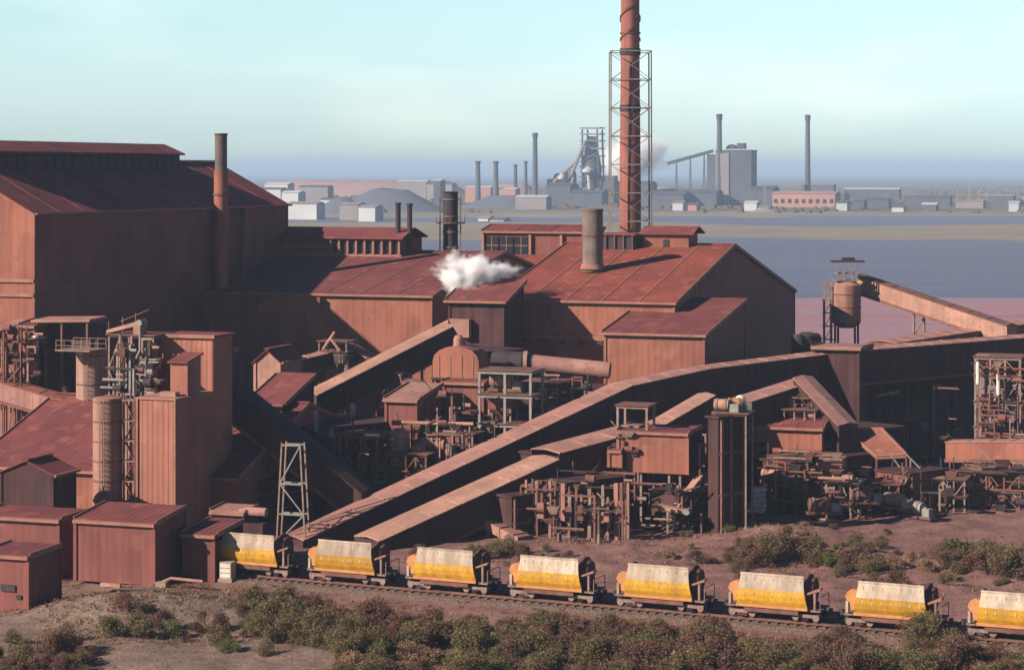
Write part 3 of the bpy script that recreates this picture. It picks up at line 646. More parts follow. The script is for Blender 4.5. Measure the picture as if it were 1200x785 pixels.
mb = MB().box(-1.6, 1.4, -1.2, 1.2, zp, zp+0.15)
for x in (-1.3,-0.4,0.6,1.2): mb.bar((x,-1.1,zp),(x,-1.1,zp+2.4),0.16)
mb.box(-1.4, 0.9, -1.0, 1.0, zp+0.9, zp+1.1)
mb.build('head_frame', M['steel_pale'], t)
MB().box(-2.0, 2.2, -1.1, 1.1, zp+2.4, zp+2.62).box(-0.6, 1.0, -0.6, 0.6, zp+2.62, zp+3.0).build('canopy', M['steel_dark'], t)
for i, (px, r) in enumerate(((935, 0.8), (945, 1.1), (954, 0.9))):
    t = thing('round_tank', 'small black tank %s behind the shed corner left of the lone silo' % ['leftmost', 'largest in the middle', 'rightmost'][i], 'tank', (X(px, 262+i), 262+i, 0), 0, 'black tanks left of the lone silo')
    zz = Z(408 - 0*i, 262); h_ = Z(390+(1-i%2)*2, 262)
    MB().lathe([(r, 0), (r, h_-0.4), (r*0.6, h_), (0.1, h_+0.05)], 14).build('shell', M['steel_dark'], t, smooth=True)
    MB().cyl((0,0,h_-1.2),(0,0,h_-1.0), r+0.08, n=14).build('hoop', M['steel_rust'], t)

# ---------------------------------------------------------------- small plant equipment
HD = math.atan2(DX.y, DX.x)
def slant_block(name, label, px, D, L, d, zt, wm='clad_dark', rm='clad_dark', cols=3.0, base=0.0):
    """plain steel block standing square to the long conveyors; its near-right face is the long one"""
    t = thing(name, label, 'plant building', (X(px, D), D, base), HD); zt -= base
    wall_mb('u', 0, 0, L, 0, lambda a: zt, -1, 0.9).build('wall', M[wm], t); wall_mb('u', d, 0, L, 0, lambda a: zt, 1, 0.9).build('wall', M[wm], t)
    for f, o in ((0,-1),(L,1)): wall_mb('v', f, 0, d, 0, lambda a: zt, o, 0.9).build('wall', M[wm], t)
    MB().box(-.2, L+.2, -.2, d+.2, zt, zt+.18).build('roof', M[rm], t)
    n = max(2, int(L/cols)+1); cm = MB().box(-.12, .12, -.32, -.12, 0, zt-.05).mesh('column', M['steel_rust'])
    for i in range(n): put('column', cm, t, (.2+(L-.4)*i/(n-1), 0, 0))
    for z in (zt*.35, zt*.7): MB().box(0, L, -.2, -.1, z, z+.18).build('girt', M['steel_rust'], t)
    return t
def hopper(label, px, D, zt, s=1.6, m='clad_dull', base=0.0, group=None):
    t = thing('hopper', label, 'hopper', (X(px, D), D, base), -TH, group); zt -= base
    MB().hexa([(-.25*s,-.25*s,zt-1.7*s),(.25*s,-.25*s,zt-1.7*s),(.25*s,.25*s,zt-1.7*s),(-.25*s,.25*s,zt-1.7*s)],
              [(-s,-s,zt-.7*s),(s,-s,zt-.7*s),(s,s,zt-.7*s),(-s,s,zt-.7*s)]).box(-s,s,-s,s,zt-.7*s+.003,zt).build('bin', M[m], t)
    MB().box(-s-.08,s+.08,-s-.08,s+.08,zt,zt+.12).build('rim', M['steel_pale'], t)
    lg = MB().box(-.09,.09,-.09,.09,0,zt-.7*s).mesh('leg', M['steel_pale'])
    for x in (-s*.92, s*.92):
        for y in (-s*.92, s*.92): put('leg', lg, t, (x, y, 0))
    return t
def drum(label, px, D, base, L=2.6, r=0.6, m='steel_rust', yaw=0.0, group=None):
    t = thing('drum_drive', label, 'machine', (X(px, D), D, base), -TH + yaw, group)
    MB().cyl((-L/2,0,r+.35),(L/2,0,r+.35), r, n=16).build('drum', M[m], t, smooth=True)
    for x in (-L*.3, L*.3): MB().cyl((x-.08,0,r+.35),(x+.08,0,r+.35), r*1.12, n=16).build('ring', M['steel_pale'], t)
    MB().box(L/2+.1, L/2+.9, -.35, .35, .25, .95).cyl((L/2,0,r+.35),(L/2+.4,0,r+.35),.15,n=8).build('motor', M['steel_grey'], t)
    MB().box(-L/2-.2, L/2+1.1, -r*.8, r*.8, 0, .25).build('skid', M['steel_rust'], t)
    return t
def chute(label, p, q, w=1.2, h=0.8, m='dust', group=None, legs=True):
    p, q = Vector(p), Vector(q); d = q - p; hd = math.atan2(d.y, d.x); L = math.hypot(d.x, d.y); mm = d.z / L
    t = thing('chute', label, 'chute', p, hd, group)
    MB().hexa([(0,-w/2,-h),(L,-w/2,L*mm-h),(L,w/2,L*mm-h),(0,w/2,-h)],[(0,-w/2,0),(L,-w/2,L*mm),(L,w/2,L*mm),(0,w/2,0)]).build('casing', M[m], t)
    for a in (0.12, 0.5, 0.88):
        MB().hexa([(L*a-.06,-w/2-.07,L*a*mm-h-.05),(L*a+.06,-w/2-.07,L*a*mm-h-.05),(L*a+.06,w/2+.07,L*a*mm-h-.05),(L*a-.06,w/2+.07,L*a*mm-h-.05)],
                  [(L*a-.06,-w/2-.07,L*a*mm+.08),(L*a+.06,-w/2-.07,L*a*mm+.08),(L*a+.06,w/2+.07,L*a*mm+.08),(L*a-.06,w/2+.07,L*a*mm+.08)]).build('flange', M['trim'], t)
    if legs:
        for a in (0.2, 0.85):
            g = -p.z
            for y in (-w/2-.1, w/2+.1): MB().bar((L*a, y, g), (L*a, y, L*a*mm-h), 0.16).build('leg', M['steel_pale'], t)
    return t
def tank(label, px, D, y0, y1, wpx, m='tank_pale', cone=False, base=0.0, roofed=True, group=None, name='storage_tank', hoops=3, cat='tank'):
    r = wpx / 2 / F_PX * D; zt = Z(y1, D); zb = base if y0 is None else Z(y0, D)
    t = thing(name, label, cat, (X(px, D), D, base), -TH, group); zt -= base; zb -= base
    prof = [(r*.25, zb-r*1.0), (r, zb)] if cone else [(r, zb)]
    prof += [(r, zt)] + ([(r*.5, zt+r*.35), (0.1, zt+r*.4)] if roofed else [(r*.9, zt+.05)])
    MB().lathe(prof, 26).build('shell', M[m], t, smooth=True)
    for i in range(hoops):
        z = zb + (zt-zb)*(i+1)/(hoops+.2); MB().cyl((0,0,z),(0,0,z+.12), r*1.035, n=26).build('hoop', M['steel_rust'], t)
    if cone or zb > base + 1:
        for a in range(4):
            q = math.pi/4 + a*math.pi/2; MB().bar((r*.9*math.cos(q), r*.9*math.sin(q), 0), (r*.9*math.cos(q), r*.9*math.sin(q), zb+.4), 0.18).build('leg', M['steel_pale'], t)
    mb = MB(); mb = ladder(mb, r*0.2, -r-.2, zb if zb > 0.5 else 0.2, zt, .4); mb.build('ladder', M['steel_pale'], t)
    return t
def house(label, px, D, wpx, yt, d, slope, wm='clad_dull', rm='clad_plum', sm=None, anchor='R', base=0.0, panel=2.5, kind='mono', cat='plant house', over=0.25, group=None, name='plant_house', seam=False):
    w = wpx / F_PX * D / math.cos(TH); h = Z(yt, D)
    prof = [(0,h),(d,h+slope)] if kind == 'mono' else [(0,h),(d/2,h+slope),(d,h)] if kind == 'gable' else [(0,h),(w/2,h+slope),(w,h)]
    return building(name, label, cat, px, D, w, d, prof, axis='v' if kind == 'gable_v' else 'u', anchor=anchor, wm=wm, rm=rm, sm=sm, base=base, panel=panel, over=over, group=group, seam=seam)

# ---------------------------------------------------------------- left group
# low shed with the big plum roof running behind the tower
w = (X(275,195)-X(-60,195)) / math.cos(TH)
building('store_shed', 'long low shed with big plum roof passing behind the orange tower at the left', 'shed', 276, 195, w, 30,
    [(0, 5.0), (15, 10.0), (30, 5.5)], wm='clad_orange', rm='clad_plum', panel=5.5, seam=False)
house('dark gable-ended house in shade at the left edge behind the front boxes', 62, 184, 66, 556, 3.5, 1.0, wm='clad_dark', rm='clad_plum', kind='gable_v')  # walls coloured dark for the shadow lying on them
# front boxes
t = house('front-left box-shaped shed standing nearest the camera with worn red wall', 33, 160.5, 60, 652, 4.4, 0.1, wm='clad_dull', rm='clad_plum', over=0.12)
MB().box(1.7, 2.9, -0.12, -0.075, 1.5, 2.0).box(3.0, 3.4, -0.12, -0.075, 1.0, 1.3).build('rust_hole', M['steel_dark'], t)
house('low flat-roofed shed behind the nearest box at the left edge', 69, 174.5, 105, 609, 4.3, 0.1, wm='clad_dull', rm='clad_plum', over=0.2)
# big ribbed wagon shed and the portal house the train comes out of
t = house('ribbed red wagon shed with steep right roof in the lower left', 181, 171.2, 99, 614, 5.0, .6, wm='clad_dull', rm='clad_plum', over=0.12)
t = house('portal house the yellow train comes out of, with dark opening on its right', 251, 172.8, 36, 627, 4.8, 0.4, wm='clad_dull', rm='clad_plum', over=0.25)
bpy.data.objects.remove([c for c in t.children if c.name.startswith('wall')][3])
house('lean-to canopy roof over the track joining the portal house', 286, 180, 40, 601, 2.5, 0.2, wm='clad_dark', rm='dust', over=0.1, base=3.7, cat='canopy', name='track_canopy')
t = thing('equipment_cabinet', 'cream louvred cabinet beside the track where the train emerges', 'cabinet', (X(264,172.6), 172.6, 0), -TH)
MB().box(-.5,.5,0,.8,.25,1.55).build('body', M['cream'], t)
for i in range(3): MB().box(-.45,.45,-.04,-.004,.38+i*.38,.66+i*.38).build('door_panel', M['white'], t)
MB().box(-.6,.6,-.1,.9,0,.25).build('base', M['concrete'], t)
t = thing('service_pipe', 'pale bent service pipe lying at the foot of the wagon shed', 'pipe', (X(190,170.5), 170.5, 0.2), -TH)
pipe_run(MB(), [(0,0,.2),(0.8,0,.55),(3.6,-.2,.5)], .12, 8).build('pipe', M['dust'], t)
MB().box(-.4,0.5,-.4,.2,-.2,.25).build('footing', M['concrete'], t)
t = thing('concrete_footing', 'pale concrete strip at the foot of the ribbed wagon shed', 'footing', (X(118,171.1), 170.9, 0.0), -TH)
MB().box(0,1.7,0,.22,0,.28).build('strip', M['dust_pale'], t)

# orange tower: lower block, upper block, penthouse
T = thing('bucket_elevator_tower', 'tall orange tower with black right side, the highest block in the left foreground', 'tower', Vector((X(205,189.5),189.5,0)) - AX*3.6, -TH)
TW, TDp = 3.6, 11.0; z1, z2 = Z(469,189.5), Z(396,196.3)
wall_mb('u', 0, 0, TW, 0, lambda a: z1, -1, 0.5, .022).build('wall', M['clad_tower'], T)
wall_mb('v', TW, 0, 7.2, 0, lambda a: z1, 1, 0.6, .025).build('wall', M['clad_tower'], T)
wall_mb('v', 0, 0, 7.2, 0, lambda a: z1, -1, 0.6, .025).build('wall', M['clad_tower'], T)
MB().box(-.15, TW+.12, -.15, 7.1, z1, z1+.15).build('roof', M['dust'], T)
MB().box(TW-.05, TW+.12, -.14, .05, 0, z1-.01).box(-.1,.1,-.14,.05,0,z1-.01).build('corner_trim', M['trim'], T)
ux0 = TW - 5.1
wall_mb('u', 7.2, ux0, TW, 0, lambda a: z2, -1, 0.5, .022).build('wall', M['clad_tower'], T)
wall_mb('v', TW, 7.2, 11, 0, lambda a: z2, 1, 0.6, .025).build('wall', M['clad_tower'], T)
wall_mb('v', ux0, 7.2, 11, 0, lambda a: z2, -1, 0.6, .025).build('wall', M['clad_tower'], T)
wall_mb('u', 11, ux0, TW, 0, lambda a: z2, 1, 0.6, .025).build('wall', M['clad_tower'], T)
MB().box(ux0-.2, TW+.2, 6.95, 11.2, z2, z2+.22).build('roof', M['clad_plum'], T)
MB().box(ux0-.24, TW+.24, 6.9, 6.95, z2-.05, z2+.27).build('fascia', M['trim'], T)
p = MB().prism([(2.4, z1+.15), (4.9, z1+.15), (4.9, z1+3.5), (2.4, z1+3.0)], 1.9, TW-.05).build('penthouse', M['clad_tower'], T)
MB().prism([(2.1, z1+2.95), (5.2, z1+3.55), (5.2, z1+3.7), (2.1, z1+3.1)], 1.75, TW+.1).build('penthouse_roof', M['clad_plum'], p)
MB().box(1.5, 3.0, 1.2, 2.0, z1+.15, z1+.55).build('roof_kerb', M['dust_pale'], T)
mb = MB()
t = thing('floodlight', 'small round floodlight on the right rear corner of the tall orange tower', 'floodlight', Vector((X(277,200.5),200.5,Z(410,200))), 0)
MB().cyl((0,-.1,0),(0,.25,.1),.28,.18,n=12).build('lamp_head', M['steel_grey'], t); MB().bar((0,.2,0),(-.9,.4,-.3),.1).build('bracket', M['steel_rust'], t)

# silos
tank('slim pinkish silo standing left of the orange tower, in front', 126, 192.5, None, 466, 34, m='tank', name='silo', hoops=7, roofed=False, cat='silo')
tank('shorter-looking pale silo set behind the slim pinkish one', 108, 217, None, 410, 37, m='tank_pale', name='silo', hoops=5, roofed=False, cat='silo')
t = thing('silo_platform', 'white-edged access platform on top of the rear pale silo', 'platform', (X(100,216),215,Z(408.6,217)), -TH)
MB().box(-2.2,1.6,-1.6,1.8,0,.12).build('deck', M['steel_pale'], t)
mb = MB()
for y in (-1.55,1.75):
    for z in (.55,1.05): mb.bar((-2.1,y,z),(1.5,y,z),.05)
    for i in range(5): mb.bar((-2.1+i*.9,y,.1),(-2.1+i*.9,y,1.05),.05)
mb.build('handrail', M['steel_pale'], t)
t = thing('ladder_shaft', 'open steel stair shaft squeezed between the front silo and the orange tower', 'stair tower', Vector((X(145,192),192,0)), -TH)
zt = Z(467,187)
for u in (0,1.05):
    for v in (0,1.2): MB().bar((u,v,0),(u,v,zt),.12).build('column', M['steel_rust'], t)
i = 0; z = 1.6
while z < zt:
    MB().box(-.1,1.15,-.15,1.3,z,z+.08).build('landing', M['steel_pale'], t)
    MB().bar((0.1 if i%2 else .95,.1,z-1.55),(.95 if i%2 else .1,.1,z),.3,.07).build('stair_flight', M['steel_rust'], t)
    i += 1; z += 1.75
# filter frame on top, between the silos and the tower
FB = Z(466,197)
t = frame('filter_rack', 'crowded pale steel frame full of pipes and drums on top between rear silo and tower', 128, 197.5, 4.4, 3.6, [FB, FB+2.6, Z(393,197)], nu=5, nv=2, base=0, cat='steelwork', th=.14)
for i,(u,r,h0,h1) in enumerate(((.7,.38,.1,3.4),(1.75,.45,.1,4.2),(2.9,.4,.3,3.8),(3.9,.36,.1,4.6))):
    MB().lathe([(r*.3,FB+h0),(r,FB+h0+.8),(r,FB+h1),(r*.4,FB+h1+.4)],12,(u,1.0)).build('filter_pot', M['steel_pale' if i%2 else 'tank_pale'], t, smooth=True)
for pts, r in (([(-.4,-.4,FB+1.6),(4.8,-.4,FB+1.6)],.13), ([(-.6,-.45,FB+.9),(2.4,-.45,FB+.9),(2.4,-.45,FB+4.4)],.11), ([(1.3,-.4,FB+.4),(1.3,-.4,FB+5.6)],.1), ([(3.4,-.45,FB+3.2),(5.2,-.45,FB+3.2)],.16), ([(3.3,-.4,FB+.1),(3.3,-.4,FB+5.9)],.12)):
    pipe_run(MB(), pts, r, 8).build('pipe', M['steel_grey'], t)
t = thing('belt_conveyor', 'dusty little conveyor head pointing up on top of the filter frame', 'conveyor', (X(142,197),197.5,Z(393,197)), -TH)
MB().hexa([(-1.6,0,.1),(1.7,0,.9),(1.7,1.0,.9),(-1.6,1.0,.1)],[(-1.6,0,.4),(1.7,0,1.3),(1.7,1.0,1.3),(-1.6,1.0,.4)]).build('belt_casing', M['dust_pale'], t)
MB().cyl((1.7,-.1,1.1),(1.7,1.1,1.1),.3,n=12).build('pulley', M['steel_grey'], t)
mb = MB()
for u in (-1.4,0,1.3): mb.bar((u,.1,0),(u,.1,1.6+.3*u),.08)
mb.bar((-.2,.1,1.2),(2.6,.1,2.3),.07); mb.build('stay', M['steel_rust'], t)
MB().box(1.2,1.9,-.2,1.1,0,.85).build('chute', M['dust'], t)

# far left: canopy, posts and little conveyors before the tall shed
t = thing('loading_canopy', 'thin pale canopy roof over a dark opening at the foot of the tall shed', 'canopy', (X(36,224),224,0), -TH)
zc = Z(378,224)
MB().hexa([(0,0,zc),(6.7,0,zc+.2),(6.7,3.5,zc+.35),(0,3.5,zc+.15)],[(0,0,zc+.25),(6.7,0,zc+.45),(6.7,3.5,zc+.6),(0,3.5,zc+.4)]).build('roof', M['dust'], t)
for u in (.3,3.4,6.3): MB().bar((u,.3,0),(u,.3,zc+.05),.2).build('post', M['steel_rust'], t)
MB().box(.6,6.2,2.6,4.2,0,zc-.4).build('back_room', M['clad_dark'], t)
gallery('conveyor_gallery', 'small pale-topped conveyor at the left edge rising toward the canopy', P(-25,398,222), P(30,376,228), 1.3, 1.5, top='dust', side='clad_dull', group='small conveyors at the left edge', legs=(1.5,))
gallery('conveyor_gallery', 'lower small conveyor at the left edge under the pale-topped one', P(-25,425,221), P(30,402,226), 1.2, 1.3, top='clad_red', side='clad_dark', group='small conveyors at the left edge', legs=(2,))
gallery('conveyor_gallery', 'long low orange-red gallery sloping down right behind the plum roof at the left', P(-40,436,221), P(104,478,215), 2.6, 2.0, top='clad_orange', side='dust', group='small conveyors at the left edge')
tank('small white tank post beside the canopy at the far left', 42, 223, 412, 394, 7, m='white', hoops=1, name='dust_pot')
tank('rusty pot-bellied drum below the left edge conveyors', 33, 222, 437, 421, 22, m='tank', hoops=1, name='dust_pot')
house('narrow orange house under the left edge conveyors', 40, 224, 17, 382, 3, .4, wm='clad_orange', rm='clad_plum')
frame('pipe_rack', 'rusty open frame of pipes at the left edge before the tall shed', 2, 222, 3.0, 3.0, [Z(440,222), Z(415,222), Z(398,222)], nu=3, m='steel_pale', th=.13)
slant_block('dark_block', 'dark low block between the canopy and the rear silo', 50, 223, 5.0, 4, Z(408,225))
tank('small pale vent pot in the shade above the plum roof', 76, 221, 462, 454, 5, m='white', hoops=1, name='dust_pot')

# ---------------------------------------------------------------- dark descending conveyor and its white trestle
g = gallery('conveyor_gallery', 'black conveyor running down to the right from the orange tower in the shade', P(266,452,201.5), P(424,578,196.5), 3.0, 3.0, top='clad_dark', side='clad_dark', group='covered conveyors')  # top and sides coloured dark for the tower's shadow
t = thing('trestle_tower', 'white steel A-frame trestle under the black descending conveyor', 'trestle', (X(341,189.8),189.8,0), -TH)
zt = Z(519,189.8); 
for sx in (-1,1):
    for v in (0,.9): MB().bar((sx*1.35, v, 0),(sx*.85, v, zt),.13).build('leg', M['steel_pale'], t)
mb = MB()
for k,(z) in enumerate((2.6,5.2,zt-.2)):
    f = 1.35-.5*z/zt
    for v in (0,.9): MB().bar((-f,v,z),(f,v,z),.13).build('cross_beam', M['steel_grey'], t)
for (za_,zb_,s) in ((0.1,2.6,1),(2.6,5.2,-1),(5.2,zt-.2,1)):
    MB().bar((-s*(1.35-.5*za_/zt),0,za_),(s*(1.35-.5*zb_/zt),0,zb_),.11).build('brace', M['steel_grey'], t)
slant_block('dark_block', 'dark machine house in the shade below the black conveyor', 280, 198, 8, 5, 4.0)
t = thing('white_duct', 'grey covered duct piece lying beside the track right of the tower foot', 'duct', (X(268,181),181,3.0), -TH)
pipe_run(MB(), [(0,0,0.6),(1.6,0,1.3),(3.4,0,1.3)], .38, 10).build('pipe', M['dust'], t)
MB().box(.3,3.2,-.3,.5,-3.0,.4).build('support', M['clad_dark'], t)

# ---------------------------------------------------------------- centre-left cluster
house('small house with bright six-sided gable front in the centre-left shade', 328, 219, 30, 424, 5, 1.1, wm='dust_pale', rm='clad_plum', kind='gable_v', over=.3)
building('shaded_roof_house', 'plum roofed house sloping toward the camera below the six-sided gable', 'plant house', 330, 208, 3.4, 7, [(0, Z(474,208)), (7, Z(440,214.6))], wm='clad_dark', rm='clad_plum', panel=2.4, seam=False)
gallery('conveyor_gallery', 'small dusty conveyor running right from the six-sided gable house', P(330,427,236), P(392,412,241), 1.8, 1.6, top='dust', side='clad_dark', group='small conveyors in the centre', legs=(3,))
t = frame('pipe_rack', 'little pale frame with crooked pipes left of the upper covered conveyor', 374, 241, 3.2, 2.4, [Z(412,241), Z(400,241)], nu=4, m='steel_pale', th=.12)
for pts in ([(.6,-.3,Z(409,241)),(1.6,-.3,Z(394,241)),(2.0,-.3,Z(388,241))], [(2.6,-.3,Z(410,241)),(1.5,-.3,Z(396,241))]): pipe_run(MB(), pts, .17, 8).build('pipe', M['dust_pale'], t)
gallery('conveyor_gallery', 'dusty sloping gallery passing down right behind the upper covered conveyor', P(398,402,243), P(470,440,239), 2.2, 1.6, top='dust', side='clad_dull', group='small conveyors in the centre', legs=(5,))
tank('dark round drum behind the head of the upper covered conveyor', 403, 241, 425, 414, 26, m='steel_dark', hoops=1, name='dust_pot')
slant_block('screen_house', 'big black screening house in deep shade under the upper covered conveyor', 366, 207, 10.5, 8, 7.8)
for i,(px,py,h) in enumerate(((370,497,2.0),(413,480,1.2),(388,505,.9),(424,512,.9))):
    t = thing('wall_lamp_panel', ['tall','upper','lower left','lower right'][i]+' pale panel standing out in the black shade below the upper conveyor', 'panel', (X(px,206),206,Z(py+8,206)), -TH)
    MB().box(-.2,.2,0,.15,0,h).build('plate', M['steel_grey'], t); MB().bar((0,.1,-Z(py+8,206)),(0,.1,.1),.12).build('post', M['steel_dark'], t)
f = frame('dark_pipe_rack', 'dark steel frame in the shade between white trestle and centre tank', 372, 207, 6.0, 4.0, [2.5, 5.0, 7.4], nu=5, m='steel_rust', th=.18)
drum('rusty drum on the shaded ground left of the centre tank', 422, 205, 0, 2.4, .6); drum('second shaded drum behind the white trestle', 392, 200, 0, 2.0, .5)

# arched housing, box below and sloping roof
t = thing('arched_housing', 'bright orange housing with an arched top in the centre', 'housing', (X(507,222),222,0), -TH)
zb, zt = Z(442,222), Z(405,222); wd = 4.9; pr = [(0,zb),(0,zb+1.7)]
for i in range(9): 
    a = math.pi - i*math.pi/8; pr.append((wd/2+wd/2*math.cos(a), zb+1.7+(zt-zb-1.7)*math.sin(a)))
pr += [(wd,zb)]
MB().prism(pr, 0, 3.0, 'y').build('shell', M['clad_orange'], t)
for u in (.7,1.9,3.1,4.3): MB().box(u-.05,u+.05,-.06,-.004,zb+.1,zb+2.2).build('stiffener', M['trim'], t)
MB().box(-.12,wd+.12,-.12,4.6,zb-.2,zb-.01).build('base_ring', M['steel_dark'], t)
for u in (.2,wd-.2):
    for v in (.2,4.2): MB().bar((u,v,0),(u,v,zb-.2),.22).build('leg', M['steel_rust'], t)
MB().lathe([(.55,zt-.1),(.5,zt+.7),(.3,zt+1.0)],12,(2.2,1.5)).build('vent', M['dust'], t)
house('square dusty red box house hanging below the arched orange housing', 566, 218, 46, 449, 4.5, .1, wm='clad_dull', rm='clad_dull', base=Z(485,218))
frame('support_steelwork', 'pale posts under the square box house in the centre', 521, 218.2, 4.0, 4.0, [Z(487,218)], nu=3, m='steel_pale', rail=False, th=.2)
gallery('conveyor_gallery', 'wide dusty red chute gallery sloping down right into the square box house', P(470,447,221), P(528,469,217.5), 2.6, 1.6, top='dust', side='clad_dull', group='small conveyors in the centre', legs=(2,))
t = house('little red-roofed house left of the square box house', 488, 211.5, 36, 469, 6.5, .9, wm='clad_dull', rm='dust')
t = thing('overhead_pipe', 'long white horizontal pipe crossing before the little red-roofed house', 'pipe', (X(466,208.5),208.5,Z(495,208.5)), -TH)
pipe_run(MB(), [(0,0,0),(7.6,0,0.15)], .17, 10).build('pipe', M['dust_pale'], t)
for u in (.5,4,7.2): MB().bar((u,0,-Z(495,208.5)),(u,0,-.1),.13).build('post', M['steel_pale'], t)
tank('squat cream tank before the little red-roofed house', 468, 207.5, None, 506, 24, m='dust_pale', hoops=2)
tank('slimmer pink tank right of the squat cream tank', 490, 206.5, None, 522, 17, m='tank', hoops=2)
frame('pipe_steelwork', 'pale two-bay steel tower right of the square box house', 562, 214, 5.2, 3.6, [Z(496,214), Z(462,214), Z(434,214)], nu=3, nv=2, m='steel_grey', th=.24, brace=False)
hopper('red hopper inside the pale two-bay steel tower', 590, 216, Z(468,216), 1.2, 'clad_dull'); 
drum('drum with pink ring on the middle floor of the pale steel tower', 588, 215.5, Z(461,214)+.1, 2.2, .65, 'tank')
frame('pipe_steelwork', 'smaller dark pipe-filled frame between pale steel tower and annex', 612, 219, 3.6, 4, [Z(500,219), Z(470,219), Z(448,219)], nu=4, m='steel_pale', th=.16)
for i,(px,py,D_,r) in enumerate(((622,462,218.5,.45),(634,482,218.5,.5),(618,492,218,.4))): drum(['upper','middle','lower'][i]+' small blower in the pipe-filled frame by the annex', px, D_, Z(py,D_)-.3, 1.4, r, 'steel_rust')
frame('pipe_steelwork', 'low pipe-filled frame above the long conveyor in the centre', 496, 212, 5.0, 3, [Z(540,212), Z(520,212), Z(507,212)], nu=6, m='steel_pale', th=.14)
frame('pipe_steelwork', 'lower crowded steelwork behind the long conveyor left of centre', 452, 205.5, 4.0, 3, [Z(575,205), Z(552,205), Z(532,205)], nu=5, m='steel_rust', th=.16)
chute('pale chute slanting in the low pipe-filled frame above the long conveyor', P(503,512,210), P(532,535,209), 1.0, .7, 'dust')
drum('rust drum under the white horizontal pipe', 508, 208, Z(532,208), 2.4, .6, 'tank'); hopper('small dusty hopper under the white horizontal pipe', 540, 212, Z(508,212), 1.1, 'clad_dull')
slant_block('dark_block', 'dark windowless block behind the white horizontal pipe', 492, 216, 6.5, 5, Z(484,218))
slant_block('fan_house', 'black block between the arched housing and the flue duct', 566, 226, 5.4, 5, Z(412,228))
slant_block('process_hall', 'long dark hall behind the conveyors under the flue duct', 590, 221, 17.5, 5, 9.2)

# ---------------------------------------------------------------- centre: hopper house, column hall, black tower
t = house('red box-shaped hopper house raised on legs in the centre right', 806, 196.5, 80, 508, 4.5, .1, wm='clad_orange', rm='clad_plum', base=Z(556,196.5), over=.1, sm='clad_dark', cat='hopper house')  # side walls painted in the dark tone of their unlit face
for u in (.5,2.0,4.6,5.6):
    for v in (.4,4.6): MB().bar((u,v,-Z(556,196.5)),(u,v,0),.2).build('leg', M['steel_pale'], t)
t = house('left lower red skirt of the hopper house', 728, 197.8, 14, 528, 3.0, .1, wm='clad_orange', rm='clad_plum', base=Z(548,197.8), over=.05, cat='hopper house')
f = frame('walkway_tower', 'open frame with black right post on the left corner of the red hopper house', 724, 199.0, 2.7, 2.4, [Z(505,199)+2.3], nu=2, m='steel_pale', th=.2, base=Z(507,199), brace=False, rail=False)
hopper('sandy little hopper inside the frame left of the red hopper house', 741, 200.5, Z(500,200), .8, 'dust_pale', base=Z(522,200))
chute('pale double chute slanting down left under the red hopper house', P(820,556,197), P(792,592,194.5), .7, .5, 'dust_pale', legs=False)
chute('thinner pale chute beside the double one under the hopper house', P(829,560,197.5), P(806,596,195), .35, .35, 'steel_pale', legs=False)
t = thing('short_conveyor', 'short pale open conveyor on two posts under the red hopper house', 'conveyor', (X(785,193),193,0), -TH)
zc = Z(595,193); MB().hexa([(-1.6,0,zc-.1),(1.5,0,zc-.5),(1.5,1,zc-.5),(-1.6,1,zc-.1)],[(-1.6,0,zc+.25),(1.5,0,zc-.15),(1.5,1,zc-.15),(-1.6,1,zc+.25)]).build('belt', M['dust_pale'], t)
for x in (-.25,.35): MB().bar((x,.2,0),(x,.2,zc-.25),.2).build('post', M['steel_pale'], t)
MB().cyl((1.5,-.05,zc-.3),(1.5,1.05,zc-.3),.26,n=12).build('pulley', M['steel_grey'], t)
drum('round pinkish drive drum right of the chutes under the hopper house', 838, 199, Z(572,199), 1.6, .7, 'dust')
frame('pipe_steelwork', 'sandy box frame between the red hopper house and the black tower', 810, 200, 2.6, 2.4, [Z(560,200), Z(532,200), Z(512,200)], nu=3, m='steel_pale', th=.18)
hopper('dusty hopper in the sandy box frame beside the black tower', 822, 201.5, Z(528,201), 1.0, 'dust')
slant_block('crusher_tower', 'tall black square tower in the centre right crowned with bright machinery', 842, 193.2, 3.1, 1.3, 10.4, cols=2)
for k,(px,py,lab,mt) in enumerate(((846,482,'pale drive drum on top of the black tower, left','dust_pale'),(860,480,'brass-coloured drive drum on top of the black tower, right','ochre'))):
    drum(lab, px, 195+k*.6, 10.6, 1.3, .5, mt, yaw=.5*k)
t = thing('white_guard', 'bright white curved guard on the right of the black tower top', 'machine guard', (X(868,196),196,10.6), -TH)
MB().lathe([(.5,.1),(.6,.8),(.35,1.5),(.1,1.6)],12).build('cover', M['white'], t); MB().box(-.7,.7,-.6,.6,0,.1).build('base', M['steel_pale'], t)
frame('tower_head_rack', 'small rail-edged frame on top of the black tower', 840, 194.6, 2.6, 2.6, [10.72], nu=3, m='steel_pale', th=.14, deck=True, brace=False)
